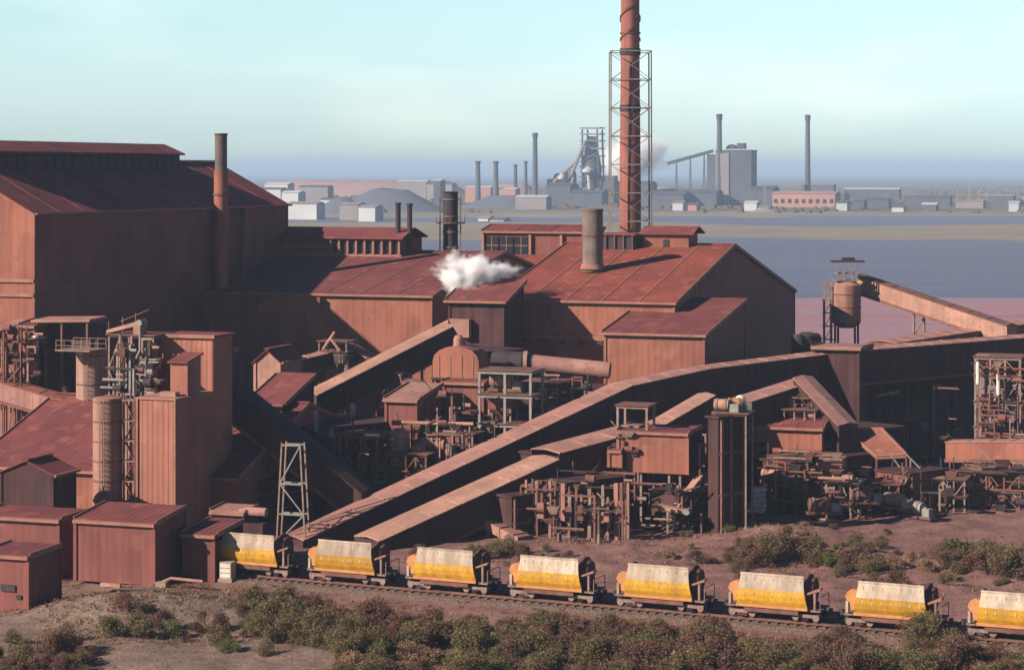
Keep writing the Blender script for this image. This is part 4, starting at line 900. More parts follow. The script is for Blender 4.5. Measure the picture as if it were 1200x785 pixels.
# column hall (open steelwork with many pale posts)
t = thing('column_hall', 'open steelwork with a row of pale pink posts behind the third to fifth wagons', 'open hall', Vector((X(612,193.5),193.5,0)), -TH)
Wd = 9.6; zd = Z(562,192); hr = random.Random(4)
for i in range(17):
    u = i*.6; hh = zd - hr.uniform(0, 1.5); a = hr.uniform(.09, .19); vv = hr.choice((0, 0, .5, 1.1))
    MB().box(u-a, u+a, vv-a, vv+a, 0 if i % 3 else 1.6, hh).build('column', M[hr.choice(('dust','steel_pale','steel_rust','tank'))], t)
    if i % 2: MB().box(u-.3, u+.26, vv-.34, vv+.2, hh*.45, hh*.45+hr.uniform(.8,1.5)).build('casing', M[hr.choice(('dust','tank','steel_rust','clad_dull'))], t)
for z in (1.5, 3.1): MB().box(-.1,Wd+.1,1.3,1.45,z,z+.16).build('beam', M['steel_rust'], t)
for i in range(7): MB().bar((i*1.4,1.35,0 if i%2 else 3.1),(i*1.4+1.4,1.35,3.1 if i%2 else 0),.1).build('brace', M['steel_pale'], t)
slant_block('dark_block', 'black low block added to darken the space behind the row of pale pink posts', 600, 192.5, 9.0, 3.5, 3.6)  # added as dark backing for the gaps between the posts
slant_block('dark_block', 'black low block added as shade right of the short open conveyor, before the black tower', 796, 194.5, 5.0, 3.5, 3.6)  # added to stand in for the black shade left of the tower
slant_block('dark_block', 'black block added as shade under the middle of the lower covered conveyor', 664, 195, 7.0, 4, 4.4)  # added so the space below the conveyor reads black
for i,(px,py,kind) in enumerate(((612,588,'h'),(628,580,'d'),(600,600,'d'),(643,586,'h'))):
    lab = ['left dusty hopper on the rubble at the end of the lower conveyor','rusty drum above the column hall, left end','low rusty drum left of the column hall','right dusty hopper beside the column hall posts'][i]
    (hopper if kind=='h' else drum)(lab, px, 195+i*.4, *( (Z(py,195),.9,'dust') if kind=='h' else (Z(py+6,195),1.6,.5,'tank')))
frame('pipe_steelwork', 'pale gabled little frame left of the column hall', 604, 196.5, 2.4, 2.2, [Z(612,196), Z(584,196)], nu=3, m='steel_pale', th=.2)
chute('pinkish low ramp chute at the left foot of the column hall', P(572,607,194), P(614,628,191), 1.6, .8, 'dust')
slant_block('dark_block', 'large black block added to darken the shade between lower conveyor and black tower', 668, 199.5, 19, 8, 6.0)  # added backing that keeps the shade under the conveyor black
house('orange gable of a shed glimpsed between the long conveyor and the short steep one', 812, 223, 62, 470, 5, .5, wm='clad_orange', rm='clad_plum')

# ---------------------------------------------------------------- right: sunlit wall patch, rubble, steelwork
def sunpatch(label, pts, D0, D1, th=.35, m='clad_orange', legs=True):
    """sloping sheet: pts = four (px, py, D) corners, near edge first"""
    q = [P(*p) for p in pts]; o = Vector((q[0].x, q[0].y, 0)); t = thing('sunpatch', label, 'sunpatch', o)
    q = [v - o for v in q]; dn = Vector((0,0,th))
    MB().hexa([v-dn for v in q], q).build('sheet', M[m], t)
    for a,b in ((0,1),(1,2),(2,3),(3,0)): MB().bar(q[a]+Vector((0,0,.04)), q[b]+Vector((0,0,.04)), .16).build('edge_angle', M['trim'], t)
    if legs:
        for v in q: MB().bar((v.x,v.y,0),(v.x,v.y,v.z-th),.18).build('leg', M['steel_rust'], t)
    return t
house('orange-fronted transfer shed right of the black tower', 962, 213, 82, 502, 7, 1.6, wm='clad_orange', rm='clad_plum', base=Z(531,213), over=.3)
frame('support_steelwork', 'open posts under the orange-fronted transfer shed', 882, 213.4, 6.8, 5, [Z(531,213)-.2], nu=4, m='steel_rust', rail=False, th=.25)
frame('pipe_rack', 'little pipe frame above the orange transfer shed under the conveyor bend', 919, 216, 3.0, 2.6, [Z(498,216), Z(480,216)], nu=4, m='steel_pale', th=.13)
drum('dusty drum below the conveyor bend', 935, 217, Z(497,216)+.1, 1.6, .5, 'dust')
chute('long grey-green chute slanting up right below the orange transfer shed', P(972,532,211), P(936,560,206), 1.3, .9, 'dust', legs=True)
t = thing('slatted_bin', 'cream slatted bin bright in the dark at the foot of the black tower', 'bin', (X(889,205),205,Z(601,205)), -TH+.25)
for i in range(5): MB().hexa([(-.75+i*.03,0,i*.48),(.55,0,i*.48),(.55,.9,i*.48),(-.75+i*.03,.9,i*.48)],[(-.78+i*.03,-.05,i*.48+.42),(.72-i*.01,-.05,i*.48+.42),(.72,.9,i*.48+.42),(-.78+i*.03,.9,i*.48+.42)]).build('slat', M['white'], t)
MB().box(-.7,.5,.05,.85,-1.0,0).build('base', M['steel_dark'], t)
wz = Z(583,214)
slant_block('dark_block', 'low black block added to darken the shade below the conveyor bend', 884, 214, 22, 6, 5.6)  # added to give the shade here a black backing
sunpatch('bright orange slanted hood left of the two at the right', [(1027,534,212),(1062,532,211),(1033,502,216.5),(991,503,217.5)], 0, 0)  # sheet cut to the outline of a wall lit between shadows
gallery('conveyor_gallery', 'low orange-sided conveyor running to the right edge', P(1108,518,222), P(1240,517,209), 2.2, 1.9, top='dust', side='clad_orange', group='covered conveyors', legs=(3,6,9))

t = thing('strut_frame', 'white open strut bracket between the two orange pieces', 'bracket frame', (X(1062,211),211,0), -TH)
zt = Z(532,211); zl = Z(556,211)
for a,b_ in (((0,0,zt),(2.0,0,zl)),((-1.4,0,zt-.2),(-.1,0,zl)),((.4,0,zt-.3),(.4,0,zl)),((-.2,0,zl),(4.0,0,zl)),((.2,0,0),(.2,0,zl)),((3.4,0,0),(3.4,0,zl))): MB().bar(a,b_,.14).build('strut', M['steel_pale'], t)
slant_block('dark_block', 'black low block added as dark backing behind the dusty pipework at the right', 930, 207, 14, 4, 4.6)  # added backing, sets the pipework against black
slant_block('dark_block', 'shaded purple box below the white strut bracket', 1066, 207, 5.5, 4, 3.6, wm='clad_dull')
for i,(px,w_,ys,lab) in enumerate(((1143,4.6,(500,470,440,418),'tall lattice steelwork below the high gallery at the right edge'),(1192,3.4,(500,462,430),'rust-coloured steelwork cut by the right edge'))):
    f = frame('pipe_steelwork', lab, px, 233+i, w_, 4, [Z(y,233) for y in ys], nu=4, m='steel_pale' if i==0 else 'steel_rust', th=.22)
for i,(px,py) in enumerate(((1152,432),(1166,452),(1180,470),(1160,492),(1190,446))):
    drum('%s pinkish drum in the steelwork at the right edge' % ['topmost','second','fourth','lowest','rightmost'][i], px, 233.6+i*.3, Z(py,233), 1.4, .55, 'dust' if i%2 else 'tank')
t = thing('white_riser', 'two short white riser pipes below the high gallery at the right', 'pipes', (X(1146,232),232,0), -TH)
for u,y0,y1 in ((0,450,424),(2.1,462,438)): MB().cyl((u,0,Z(y0,232)),(u,0,Z(y1,232)),.2,n=10).build('pipe', M['white'], t); MB().bar((u,.3,0),(u,.3,Z(y0,232)),.12).build('post', M['steel_rust'], t)
# ground-level equipment in the shade at the right
eq = [('d',905,560,208,'dust','grey drum under the orange transfer shed, left'),('d',926,566,207,'tank','pinkish drum under the orange transfer shed, middle'),('h',950,552,208,'dust','dusty hopper right of the grey-green chute'),
      ('h',975,545,207,'dust','wide dusty hopper before the black building'),('d',988,566,206,'dust','ribbed drum beside the wide dusty hopper'),('d',1010,585,204,'steel_rust','rust drum lying at the edge of the dirt'),
      ('d',1048,590,204,'steel_pale','pale drum lying below the white strut bracket'),('h',1095,566,210,'steel_rust','rusty hopper right of the white strut bracket'),('d',1130,572,211,'steel_pale','pale drum under the low orange conveyor, left'),
      ('h',1152,556,212,'dust','dusty hopper under the low orange conveyor'),('d',1175,566,212,'tank','pinkish drum under the low orange conveyor, right'),('d',960,596,201,'steel_rust','rusty drum at the foot of the shade, left of centre right'),('d',1072,600,203,'steel_grey','grey drum at the edge of the sunlit dirt')]
for i,(k,px,py,D_,m_,lab) in enumerate(eq):
    if k == 'd': drum(lab, px, D_, max(0,Z(py+6,D_)), 1.9, .55, m_, yaw=(i%3-1)*.5)
    else: hopper(lab, px, D_, Z(py-8,D_), 1.1, m_)
for i,(px,w_,D_,ys) in enumerate(((893,4.2,206,(585,560)),(968,3.0,205,(590,565)),(1008,3.6,207,(588,566)),(1080,4.0,209,(580,560)),(1125,5.5,211,(575,552)))):
    frame('low_pipe_rack', ['low rusty pipe frame right of the slatted bin','pale low frame beside the wide dusty hopper','dark low frame left of the strut bracket','low frame behind the grey drum by the dirt','long low frame under the low orange conveyor'][i], px, D_, w_, 3, [Z(y,D_) for y in ys], nu=5, m=['steel_rust','steel_pale'][i%2], th=.14)

# ---------------------------------------------------------------- dense pipework in and under the conveyors
def tangle(label, px, D, w, d, z0, z1, n, mats, seed, r=.12, rz=None):
    n = int(n * .8); rr = random.Random(seed); t = thing('pipework', label, 'pipework', (X(px, D), D, 0), -TH if rz is None else rz); H = z1 - z0
    def q(): return (rr.uniform(0, w), rr.uniform(0, d), rr.uniform(z0, z1))
    for i in range(n):
        m = M[rr.choice(mats)]; a = q(); k = rr.random()
        if k < .30: MB().bar((a[0], a[1], 0 if rr.random() < .5 else z0), (a[0], a[1], a[2] + .3), rr.uniform(.08, .2)).build('post', m, t)
        elif k < .48: MB().cyl(a, (min(w, a[0] + rr.uniform(.6, w*.5)), a[1], a[2]), rr.uniform(.5, 1.2)*r, n=8).build('pipe', m, t, smooth=True)
        elif k < .60:
            b_ = (a[0] + rr.uniform(-1.2, 1.2), a[1], a[2]); c_ = (b_[0], b_[1], max(z0, a[2] - rr.uniform(.6, 1.8))); rd = rr.uniform(.5, 1.1)*r
            pipe_run(MB(), [a, b_, c_], rd, 8).build('bent_pipe', m, t, smooth=True)
        elif k < .72: MB().bar(a, (a[0] + rr.uniform(-1.6, 1.6), a[1], a[2] + rr.uniform(-1.4, 1.4)), rr.uniform(.07, .15)).build('strut', m, t)
        elif k < .82: MB().bar((max(0, a[0]-1.5), a[1], a[2]), (min(w, a[0]+1.5), a[1], a[2]), rr.uniform(.1, .22)).build('beam', m, t)
        elif k < .92:
            s1, s2, s3 = rr.uniform(.25, .7), rr.uniform(.3, .6), rr.uniform(.3, .9); MB().hexa([(a[0]-s1*.5,a[1]-s2*.5,a[2]-s3),(a[0]+s1*.5,a[1]-s2*.5,a[2]-s3),(a[0]+s1*.5,a[1]+s2*.5,a[2]-s3),(a[0]-s1*.5,a[1]+s2*.5,a[2]-s3)],
                [(a[0]-s1,a[1]-s2,a[2]),(a[0]+s1,a[1]-s2,a[2]),(a[0]+s1,a[1]+s2,a[2]),(a[0]-s1,a[1]+s2,a[2])]).build('casing', m, t)
        else: MB().cyl((a[0]-.4,a[1],a[2]), (a[0]+.4,a[1],a[2]), rr.uniform(.2, .45), n=14).build('pulley', m, t, smooth=True)
    return t
DK = ['steel_dark', 'steel_dark', 'steel_rust', 'steel_rust', 'clad_dark', 'steel_pale']; PK = ['dust', 'steel_pale', 'steel_rust', 'steel_rust', 'steel_rust', 'steel_dark', 'clad_dull', 'clad_dark']; MX = ['steel_rust', 'steel_dark', 'steel_pale', 'clad_dark', 'steel_rust', 'steel_dark']
for a in (('black pipework in the open bay below the high gallery', 1016, 239, 9.5, 4, 0, 9.0, 90, DK, 51),('dark pipework in the shade under the upper covered conveyor', 372, 204, 6.5, 3.5, 0, 8.2, 60, DK, 31),
          ('pinkish pipework beneath the white horizontal pipe', 450, 207, 7.0, 3.5, .3, 8.8, 85, PK, 32),
          ('pinkish pipework above the long conveyor, right of the white horizontal pipe', 516, 214, 5.5, 3.0, 3.0, 9.2, 50, PK, 33),
          ('dark pipework between the pale two-bay tower and the annex', 612, 218, 7.5, 3.0, 5.0, 12.0, 85, MX, 34),
          ('pinkish pipework at the upper end of the lower conveyor, on the rubble', 578, 193.5, 5.2, 3.0, .2, 4.4, 55, PK, 35),
          ('dark pipework hanging behind the row of pale pink posts', 625, 194.5, 8.8, 3.0, 1.2, 5.8, 50, DK, 36),
          ('pipework among the pale pink posts behind the fourth wagon', 640, 190.5, 7.2, 1.4, .2, 4.2, 32, MX, 37),
          ('dark pipework below the red hopper house', 735, 195, 7.2, 3.0, .2, 4.6, 36, DK, 38),
          ('dusty pipework right of the red hopper house beside the black tower', 808, 197, 2.8, 3.0, 3.0, 8.6, 50, PK, 39),
          ('grey dusty pipework under the orange-fronted transfer shed', 884, 206, 8.2, 2.5, 1.6, 6.3, 90, PK, 40),
          ('dark pipework at the foot of the shade below the conveyor bend', 930, 203.5, 7.5, 3.0, .1, 3.4, 44, DK, 41),
          ('dark pipework below the white strut bracket', 1000, 207, 9.0, 3.0, .1, 4.6, 55, DK, 42),
          ('dusty pipework under the low orange conveyor at the right edge', 1100, 210, 9.5, 3.5, .1, 4.6, 80, MX, 43),
          ('rust-coloured pipework inside the lattice steelwork at the right edge', 1146, 231.5, 6.6, 3.0, 4.0, 12.4, 120, PK, 44),
          ('pale pipework crowding the filter rack beside the orange tower', 130, 196.0, 4.2, 1.4, 12.2, 17.2, 80, ['steel_pale','tank_pale','steel_rust','steel_dark','steel_grey'], 45),
          ('pinkish pipework under the little conveyors at the left edge', -4, 219.5, 4.2, 2.0, 11.2, 16.5, 45, PK, 46),
          ('scrap pipework behind the little red-roofed house', 470, 212, 6.0, 3.0, 4.0, 11.0, 50, MX, 47),
          ('small pipework on the roof of the red hopper house', 716, 198.5, 2.4, 1.2, 6.6, 9.0, 26, PK, 48),
          ('pipework tuft under the conveyor bend above the orange-fronted shed', 922, 216.5, 3.0, 1.6, 7.6, 10.0, 36, PK, 49)):
    tangle(*a)

# ---------------------------------------------------------------- railway
t = thing('rail_track', 'single railway track under the row of yellow wagons', 'railway track', (TA.x, TA.y, 0), math.atan2(TU.y, TU.x))
for y in (0.0, 1.5): MB().box(-14, 70, y-.04, y+.04, .27, .42).box(-14, 70, y-.08, y+.08, .25, .268).build('rail', M['steel_rust'], t)
sl_ = MB().box(-.12,.12,-.55,2.05,.10,.25).mesh('sleeper', M['sleeper'])
for i in range(118): put('sleeper', sl_, t, (-13.6+i*.70, 0, 0))
bb = MB().prism([(-2.4,-.15),(-1.2,.16),(2.7,.16),(3.9,-.15)], -14, 70)
o = bb.build('track_bed', M['ballast']); o.location = (TA.x, TA.y, 0); o.rotation_euler = (0,0,math.atan2(TU.y,TU.x)); tag(o, kind='structure')
# one ore wagon; local x along the track, near side is -y
def make_wagon():
    w = thing('ore_wagon', 'w', 'ore wagon', (0,0,0), math.atan2(TU.y, TU.x), 'yellow ore wagons in a train')
    zr = .42
    def prof(n0, n1): return n0, n1
    # lower side: yellow belly, bulging at mid height; upper side: dust-bleached, leaning in
    def side(xa, xb, pts, name, m, th=.07):
        mb = MB()
        for s in (-1, 1):
            for (y0,z0,d0),(y1,z1,d1) in zip(pts, pts[1:]):
                if s > 0 and z0 > 3.0: continue
                mb.hexa([(xa-d0, s*y0, z0),(xb+d0, s*y0, z0),(xb+d0, s*(y0-th), z0),(xa-d0, s*(y0-th), z0)],
                        [(xa-d1, s*y1, z1),(xb+d1, s*y1, z1),(xb+d1, s*(y1-th), z1),(xa-d1, s*(y1-th), z1)])
        return mb.build(name, m, w)
    xa, xb = -2.55, 2.42
    side(xa, xb, [(1.42,1.62,.30),(1.55,1.9,.27),(1.62,2.3,.20),(1.63,2.75,.13)], 'lower_body', M['yellow'])
    side(xa, xb, [(1.63,2.753,.13),(1.58,3.1,.08),(1.44,3.6,.02),(1.38,3.86,0)], 'upper_body', M['cream'])
    mb = MB()
    mb.bar((xa-.02, -1.36, 3.9),(xb+.02, -1.36, 3.9), .13)
    mb.build('top_rail', M['cream'], w)
    MB().hexa([(xa,-1.15,2.6),(xb,-1.15,2.6),(xb,1.15,2.6),(xa,1.15,2.6)],[(xa+.3,-.95,3.45),(xb-.3,-.95,3.35),(xb-.3,.95,3.35),(xa+.3,.95,3.45)]).build('ore_load', M['rock'], w)
    for i in range(7):
        x = xa+.35+i*.72; MB().hexa([(x,-1.66,2.3),(x+.09,-1.66,2.3),(x+.09,-1.6,2.3),(x,-1.6,2.3)],[(x,-1.48,3.6),(x+.09,-1.48,3.6),(x+.09,-1.42,3.6),(x,-1.42,3.6)]).build('stiffener', M['cream'], w)
    # sill with orange-stained lip
    MB().box(-2.9, 2.75, -1.5, -1.32, 1.36, 1.60).build('side_sill', M['ochre'], w)
    MB().box(-2.3, 2.0, -1.40, -1.30, .98, 1.279).build('lower_sill', M['steel_rust'], w)
    MB().box(-3.0, 2.9, 1.32, 1.5, 1.28, 1.60).build('side_sill', M['ochre'], w)
    MB().box(-3.55, 3.55, -.45, .45, 1.12, 1.5).box(-3.1,3.0,-1.3,1.3,1.3,1.45).build('underframe', M['steel_rust'], w)
    # rounded brown ends
    def endplate(x0, x1, m, rr):
        pr = []
        for i in range(13):
            a = math.pi*i/12; pr.append((1.62*math.cos(a), 2.35+rr*math.sin(a)))
        pr += [(-1.45,1.7),(1.45,1.7)]
        return MB().prism(pr, x0, x1)
    endplate(2.43, 2.58, None, 1.6).build('end_plate', M['wagon_end'], w)
    endplate(-2.70, -2.58, None, 1.5).build('end_plate', M['wagon_end'], w)
    MB().cyl((2.46,0,2.75),(3.0,0,2.75),1.02,.92,n=20).build('end_drum', M['wagon_end'], w)
    # left ear: curved yellow guard
    pr = [(0,1.75),(0,3.25),(-.4,3.3),(-.75,3.1),(-.92,2.7),(-.80,2.5),(-.55,2.25),(-.5,1.75)]
    MB().prism([(-2.63+a, b_) for a, b_ in pr], -1.45, -.85, 'y').build('end_guard', M['ochre'], w)
    MB().box(-3.55,-3.35,-1.35,-.9,1.5,2.35).build('guard_post', M['cream'], w)
    # right: pedestal post with slanted arm
    MB().box(3.2,3.36,-1.35,-1.15,1.45,2.75).build('end_post', M['steel_pale'], w)
    MB().hexa([(2.65,-1.4,2.55),(3.75,-1.4,2.95),(3.75,-.7,2.95),(2.65,-.7,2.55)],[(2.65,-1.4,2.70),(3.75,-1.4,3.12),(3.75,-.7,3.12),(2.65,-.7,2.70)]).build('tipping_arm', M['trim'], w)
    MB().box(3.0,3.7,-1.3,1.3,1.30,1.42).box(-3.7,-3.1,-1.3,1.3,1.30,1.42).build('end_platform', M['steel_pale'], w)
    mb = MB(); 
    for x in (3.68,): 
        for y in (-1.2,1.2): mb.bar((x,y,1.42),(x,y,2.4),.05)
        mb.bar((x,-1.2,2.4),(x,1.2,2.4),.05)
    mb.build('handrail', M['steel_pale'], w)
    for s in (-1,1): MB().cyl((s*3.55,0,1.25),(s*4.28,0,1.25),.14,n=8).box(*(sorted((s*4.05,s*4.29))),-.2,.2,1.05,1.45).build('coupler', M['steel_dark'], w)
    for s in (-1,1): MB().cyl((s*.0-.5,-.9,1.0),(s*.0+.5,-.9,1.0),.22,n=10).build('brake_cylinder', M['steel_rust'], w) if s < 0 else None
    whl = MB().cyl((0,-.06,0),(0,.06,0),.43,n=20).cyl((0,-.09,0),(0,-.061,0),.33,n=16).cyl((0,-.16,0),(0,-.091,0),.13,n=10).mesh('wheel', M['steel_dark'])
    for bx in (-2.55, 2.5):
        bo = MB().box(bx-1.05,bx+1.05,-1.08,-.90,.78,1.02).box(bx-1.05,bx+1.05,.90,1.08,.78,1.02).box(bx-.2,bx+.2,-.9,.9,.75,1.05)
        for x in (-.8,.8): bo.hexa([(bx+x-.14,-1.10,.55),(bx+x+.14,-1.10,.55),(bx+x+.14,-.92,.55),(bx+x-.14,-.92,.55)],[(bx+x-.28,-1.10,.78),(bx+x+.28,-1.10,.78),(bx+x+.28,-.92,.78),(bx+x-.28,-.92,.78)])
        bo = bo.build('bogie', M['steel_pale'], w)
        for x in (-.8,.8):
            put('wheel', whl, bo, (bx+x,-.76,.86)); put('wheel', whl, bo, (bx+x,.76,.86))
            MB().cyl((bx+x,-.7,.86),(bx+x,.7,.86),.07,n=8).build('axle', M['steel_dark'], bo)
        for k in (-.14,0,.14): MB().cyl((bx+k*1.2,-1.13,.56),(bx+k*1.2,-1.13,.8),.06,n=8).build('spring', M['steel_dark'], bo)
    return w
wag = make_wagon()
ords = ['first','second','third','fourth','fifth','sixth','seventh']
notes = ['half inside the portal house','behind the tallest olive shrubs','right of the lower conveyor foot','before the left of the column hall','before the bare mauve bank','before the rusty bush bank','second from the right edge']
pitch_ = 8.5
def wagon_pos(i):   # body centre, near side towards the camera
    return TA + TU * (0.2 + 8.0 + (i-1)*pitch_) + TN * 0.75
for i in range(8):
    o = wag if i == 0 else copy_tree(wag)
    p = wagon_pos(i); o.location = (p.x, p.y, .034); o.scale = (.92, .92, .92)
    o['label'] = ('yellow ore wagon, last on the right, cut by the right edge' if i == 7 else '%s yellow ore wagon from the left, %s' % (ords[i], notes[i]))

# ---------------------------------------------------------------- vegetation
def leaf_cloud(seed, rx, ry, rz, n, leaf, clumps=16):
    r = random.Random(seed); mb = MB(); cs = []
    for _ in range(clumps):
        a = r.uniform(0, 6.283); q = math.sqrt(r.random()); h_ = r.uniform(.18, 1.0)
        k = math.sqrt(max(0.08, 1 - (h_*.92)**2)) 
        cs.append((rx*.78*q*k*math.cos(a), ry*.78*q*k*math.sin(a), rz*h_*.86, r.uniform(.2, .42)*min(rx, rz)))
    for i in range(n):
        cx, cy, cz, cr_ = cs[r.randrange(len(cs))]
        d = Vector((r.gauss(0,1), r.gauss(0,1), r.gauss(0,1))).normalized() * cr_ * (r.random() ** 0.4)
        c = Vector((cx, cy, cz)) + Vector((d.x, d.y, d.z*.85))
        if c.z < .04: c.z = .04 + r.random()*.1
        u = Vector((r.gauss(0,1), r.gauss(0,1), r.gauss(0,.7))).normalized(); v = u.cross(Vector((r.gauss(0,1), r.gauss(0,1), r.gauss(0,1)))).normalized()
        l = leaf * r.uniform(.6, 1.5); mb.add([c-u*l-v*l*.12, c-v*l*.42, c+u*l, c+v*l*.42], [(0,1,2,3)])
    me = bpy.data.meshes.new('crown'); me.from_pydata(mb.v, [], mb.f); return me, cs
def stems(cs, seed):
    r = random.Random(seed); mb = MB()
    for cx, cy, cz, cr_ in cs[:11]:
        m_ = (cx*.4, cy*.4, cz*.5); mb.cyl((cx*.06, cy*.06, -.15), m_, .04, .028, n=5, cap=False).cyl(m_, (cx, cy, cz+cr_*.5), .028, .012, n=5, cap=False)
    return mb.mesh('stem', M['bark'])
protos = {}
for kind, m_, specs in (('olive', 'leaf_olive', [(1.5,1.2,1.5,3400,.058),(1.1,1.0,1.15,2400,.055),(1.9,1.3,1.25,3800,.058)]),
                        ('green', 'leaf_green', [(1.2,1.0,1.3,3000,.06),(.9,.8,.9,2000,.058)]),
                        ('rust', 'leaf_rust', [(1.7,1.3,1.2,3400,.052),(1.2,1.1,.95,2400,.052),(2.0,1.4,1.4,3800,.055)]),
                        ('dry', 'leaf_dry', [(1.2,1.0,.8,2000,.056),(1.5,1.2,1.0,2600,.052)])):
    protos[kind] = []
    for k, sp_ in enumerate(specs):
        me, cs = leaf_cloud(hash_ := 100*len(protos)+k, *sp_, clumps=17); me.materials.append(M[m_]); protos[kind].append((me, stems(cs, k)))
names = {'olive': 'olive_shrub', 'green': 'green_shrub', 'rust': 'rusty_shrub', 'dry': 'dry_shrub'}
looks = {'olive': 'olive shrub', 'green': 'fresh green shrub', 'rust': 'rust-brown shrub', 'dry': 'straw-coloured dry bush'}
used = {}
def shrub(px, D, kind, s, i=None, group='shrubs along the track'):
    x = X(px, D); z = ground_h(x, D)
    s *= 1.28 if px > 285 else 1.1
    if track_off(x, D) > 3: s *= 1.15
    t = thing(names[kind], '', 'shrub', (x, D, z), R.uniform(0, 6.28), group)
    me, st = protos[kind][R.randrange(len(protos[kind])) if i is None else i]
    c = put('crown', me, t); put('stem', st, t); sx = s*R.uniform(.85,1.15)
    t.scale = (sx, sx, s*R.uniform(.85,1.15))
    # where it stands, by the wagons behind it and by its row
    size = 'big' if s > 1.45 else 'small' if s < .95 else 'middling'
    off = track_off(x, D)
    if off > 0: place = 'beyond '
    elif off > -7: place = 'close before '
    elif off > -12: place = 'mid-row before '
    else: place = 'at the bottom edge before '
    if px < 90: where = 'the nearest box shed' 
    elif px < 260: where = 'the ribbed wagon shed'
    else:
        best = min(range(8), key=lambda k: abs(600+F_PX*wagon_pos(k).x/wagon_pos(k).y - px)); cpx = 600+F_PX*wagon_pos(best).x/wagon_pos(best).y
        side = 'the left of ' if px < cpx-22 else 'the right of ' if px > cpx+22 else 'the middle of '
        where = side + 'the %s wagon' % (ords + ['last'])[best]
    lab = '%s %s %s%s' % (size, looks[kind], place, where)
    k = used.get(lab, 0); used[lab] = k + 1
    extra = ['', ', set behind its look-alike', ', crowding its look-alike', ', third of its clump', ', fourth of its clump']
    t['label'] = (lab if k == 0 else ['leftmost ', 'rightmost ', 'front ', 'rear ', 'topmost ', 'lowest '][k-1 if k < 7 else 5] + lab)
    return t
def pick(r, px):
    g = (px % 97) / 97
    return r.choices(['olive','rust','green','dry'], [5, 5.4, 1.0, 2.2])[0]
# hand-placed shrubs
for px, py, kind, s in ((144,744,'olive',1.15),(150,728,'rust',.8),(206,742,'green',.95),(185,735,'rust',.8),(258,752,'olive',1.0),(268,760,'green',.7),(246,735,'rust',1.0),
                        (310,722,'olive',1.2),(332,705,'rust',1.1),(345,735,'olive',1.35),(318,748,'olive',1.1),(372,748,'olive',1.2),(362,720,'rust',1.1),(385,735,'rust',1.1),(300,740,'green',.8),
                        (60,768,'rust',1.2),(25,778,'olive',1.2),(82,762,'olive',1.0),(8,792,'green',1.0),(48,785,'rust',1.1),(100,772,'dry',.7),
                        (410,755,'olive',1.1),(430,742,'rust',1.25),(455,738,'rust',1.3),(480,745,'rust',1.2),(505,748,'rust',1.2),(436,765,'olive',1.1),(468,770,'green',.8),(500,772,'dry',.9),(525,755,'olive',1.0),
                        (548,745,'rust',1.1),(560,765,'olive',1.2),(590,752,'rust',1.1),(585,775,'green',.9),(612,768,'olive',1.3),(640,752,'olive',1.2),(655,742,'dry',1.0),(668,770,'rust',1.2),(690,778,'olive',1.2),(632,783,'dry',1.0),(700,758,'rust',1.1),
                        (720,735,'green',.7),(745,738,'dry',.7),(770,736,'green',.55),(675,730,'dry',.7),(640,728,'olive',.7),(600,732,'dry',.7),
                        (725,775,'olive',1.3),(752,783,'rust',1.2),(780,772,'olive',1.0),(800,785,'dry',1.0),(828,780,'rust',1.3),(850,788,'rust',1.2),(870,775,'olive',.9),(895,790,'olive',1.1),(938,782,'green',1.1),(958,770,'rust',1.1),(985,780,'rust',1.2),
                        (1010,788,'rust',1.0),(1035,778,'dry',.9),(1065,775,'green',1.0),(1080,755,'olive',1.1),(1060,745,'rust',.9),(1095,788,'olive',1.1),(1125,784,'rust',1.1),(1150,790,'dry',1.0),(1185,788,'green',1.2),(1165,775,'rust',.9),(1205,775,'olive',1.0),
                        (565,655,'olive',.8),(580,648,'green',.7),(596,650,'olive',.8),(612,652,'rust',.6),
                        (885,662,'rust',1.1),(905,660,'olive',1.1),(930,655,'rust',1.3),(955,660,'olive',1.2),(975,666,'green',.8),(1000,664,'rust',1.2),(1020,672,'olive',.8),(870,655,'rust',.8),
                        (1115,672,'rust',1.0),(1135,668,'olive',1.2),(1150,674,'rust',1.1),(1175,678,'olive',1.1),(1195,680,'rust',1.2),(1085,672,'dry',.7),(1050,668,'dry',.7),(780,655,'dry',.6),(820,660,'rust',.6),(498,660,'rust',.7),(520,655,'dry',.6)):
    D = GD(py); shrub(px, D, kind, s)
r2 = random.Random(5); n_ = 0
while n_ < 170:
    px = r2.uniform(395, 1215); py = r2.uniform(733, 800)
    lim = 728 + (max(0, px-560)/640)*45 + 6*math.sin(px*.05)
    if py < lim: continue
    D = GD(py); shrub(px, D, pick(r2, px), r2.uniform(.55, 1.15)); n_ += 1
for px0, px1, py0, py1, k, sc_ in ((850,1215,642,690,46,.62),(470,720,646,668,16,.5),(760,1200,628,650,14,.42),(120,300,700,748,14,.6),(-5,110,745,795,18,.9),(290,400,700,765,16,.8)):
    for _ in range(k):
        D = GD(r2.uniform(py0,py1)); pxx = r2.uniform(px0,px1)
        if -3.2 < track_off(X(pxx,D), D) < 4.4: continue
        shrub(pxx, D, pick(r2, 0), r2.uniform(.5,.9)*sc_*1.2)
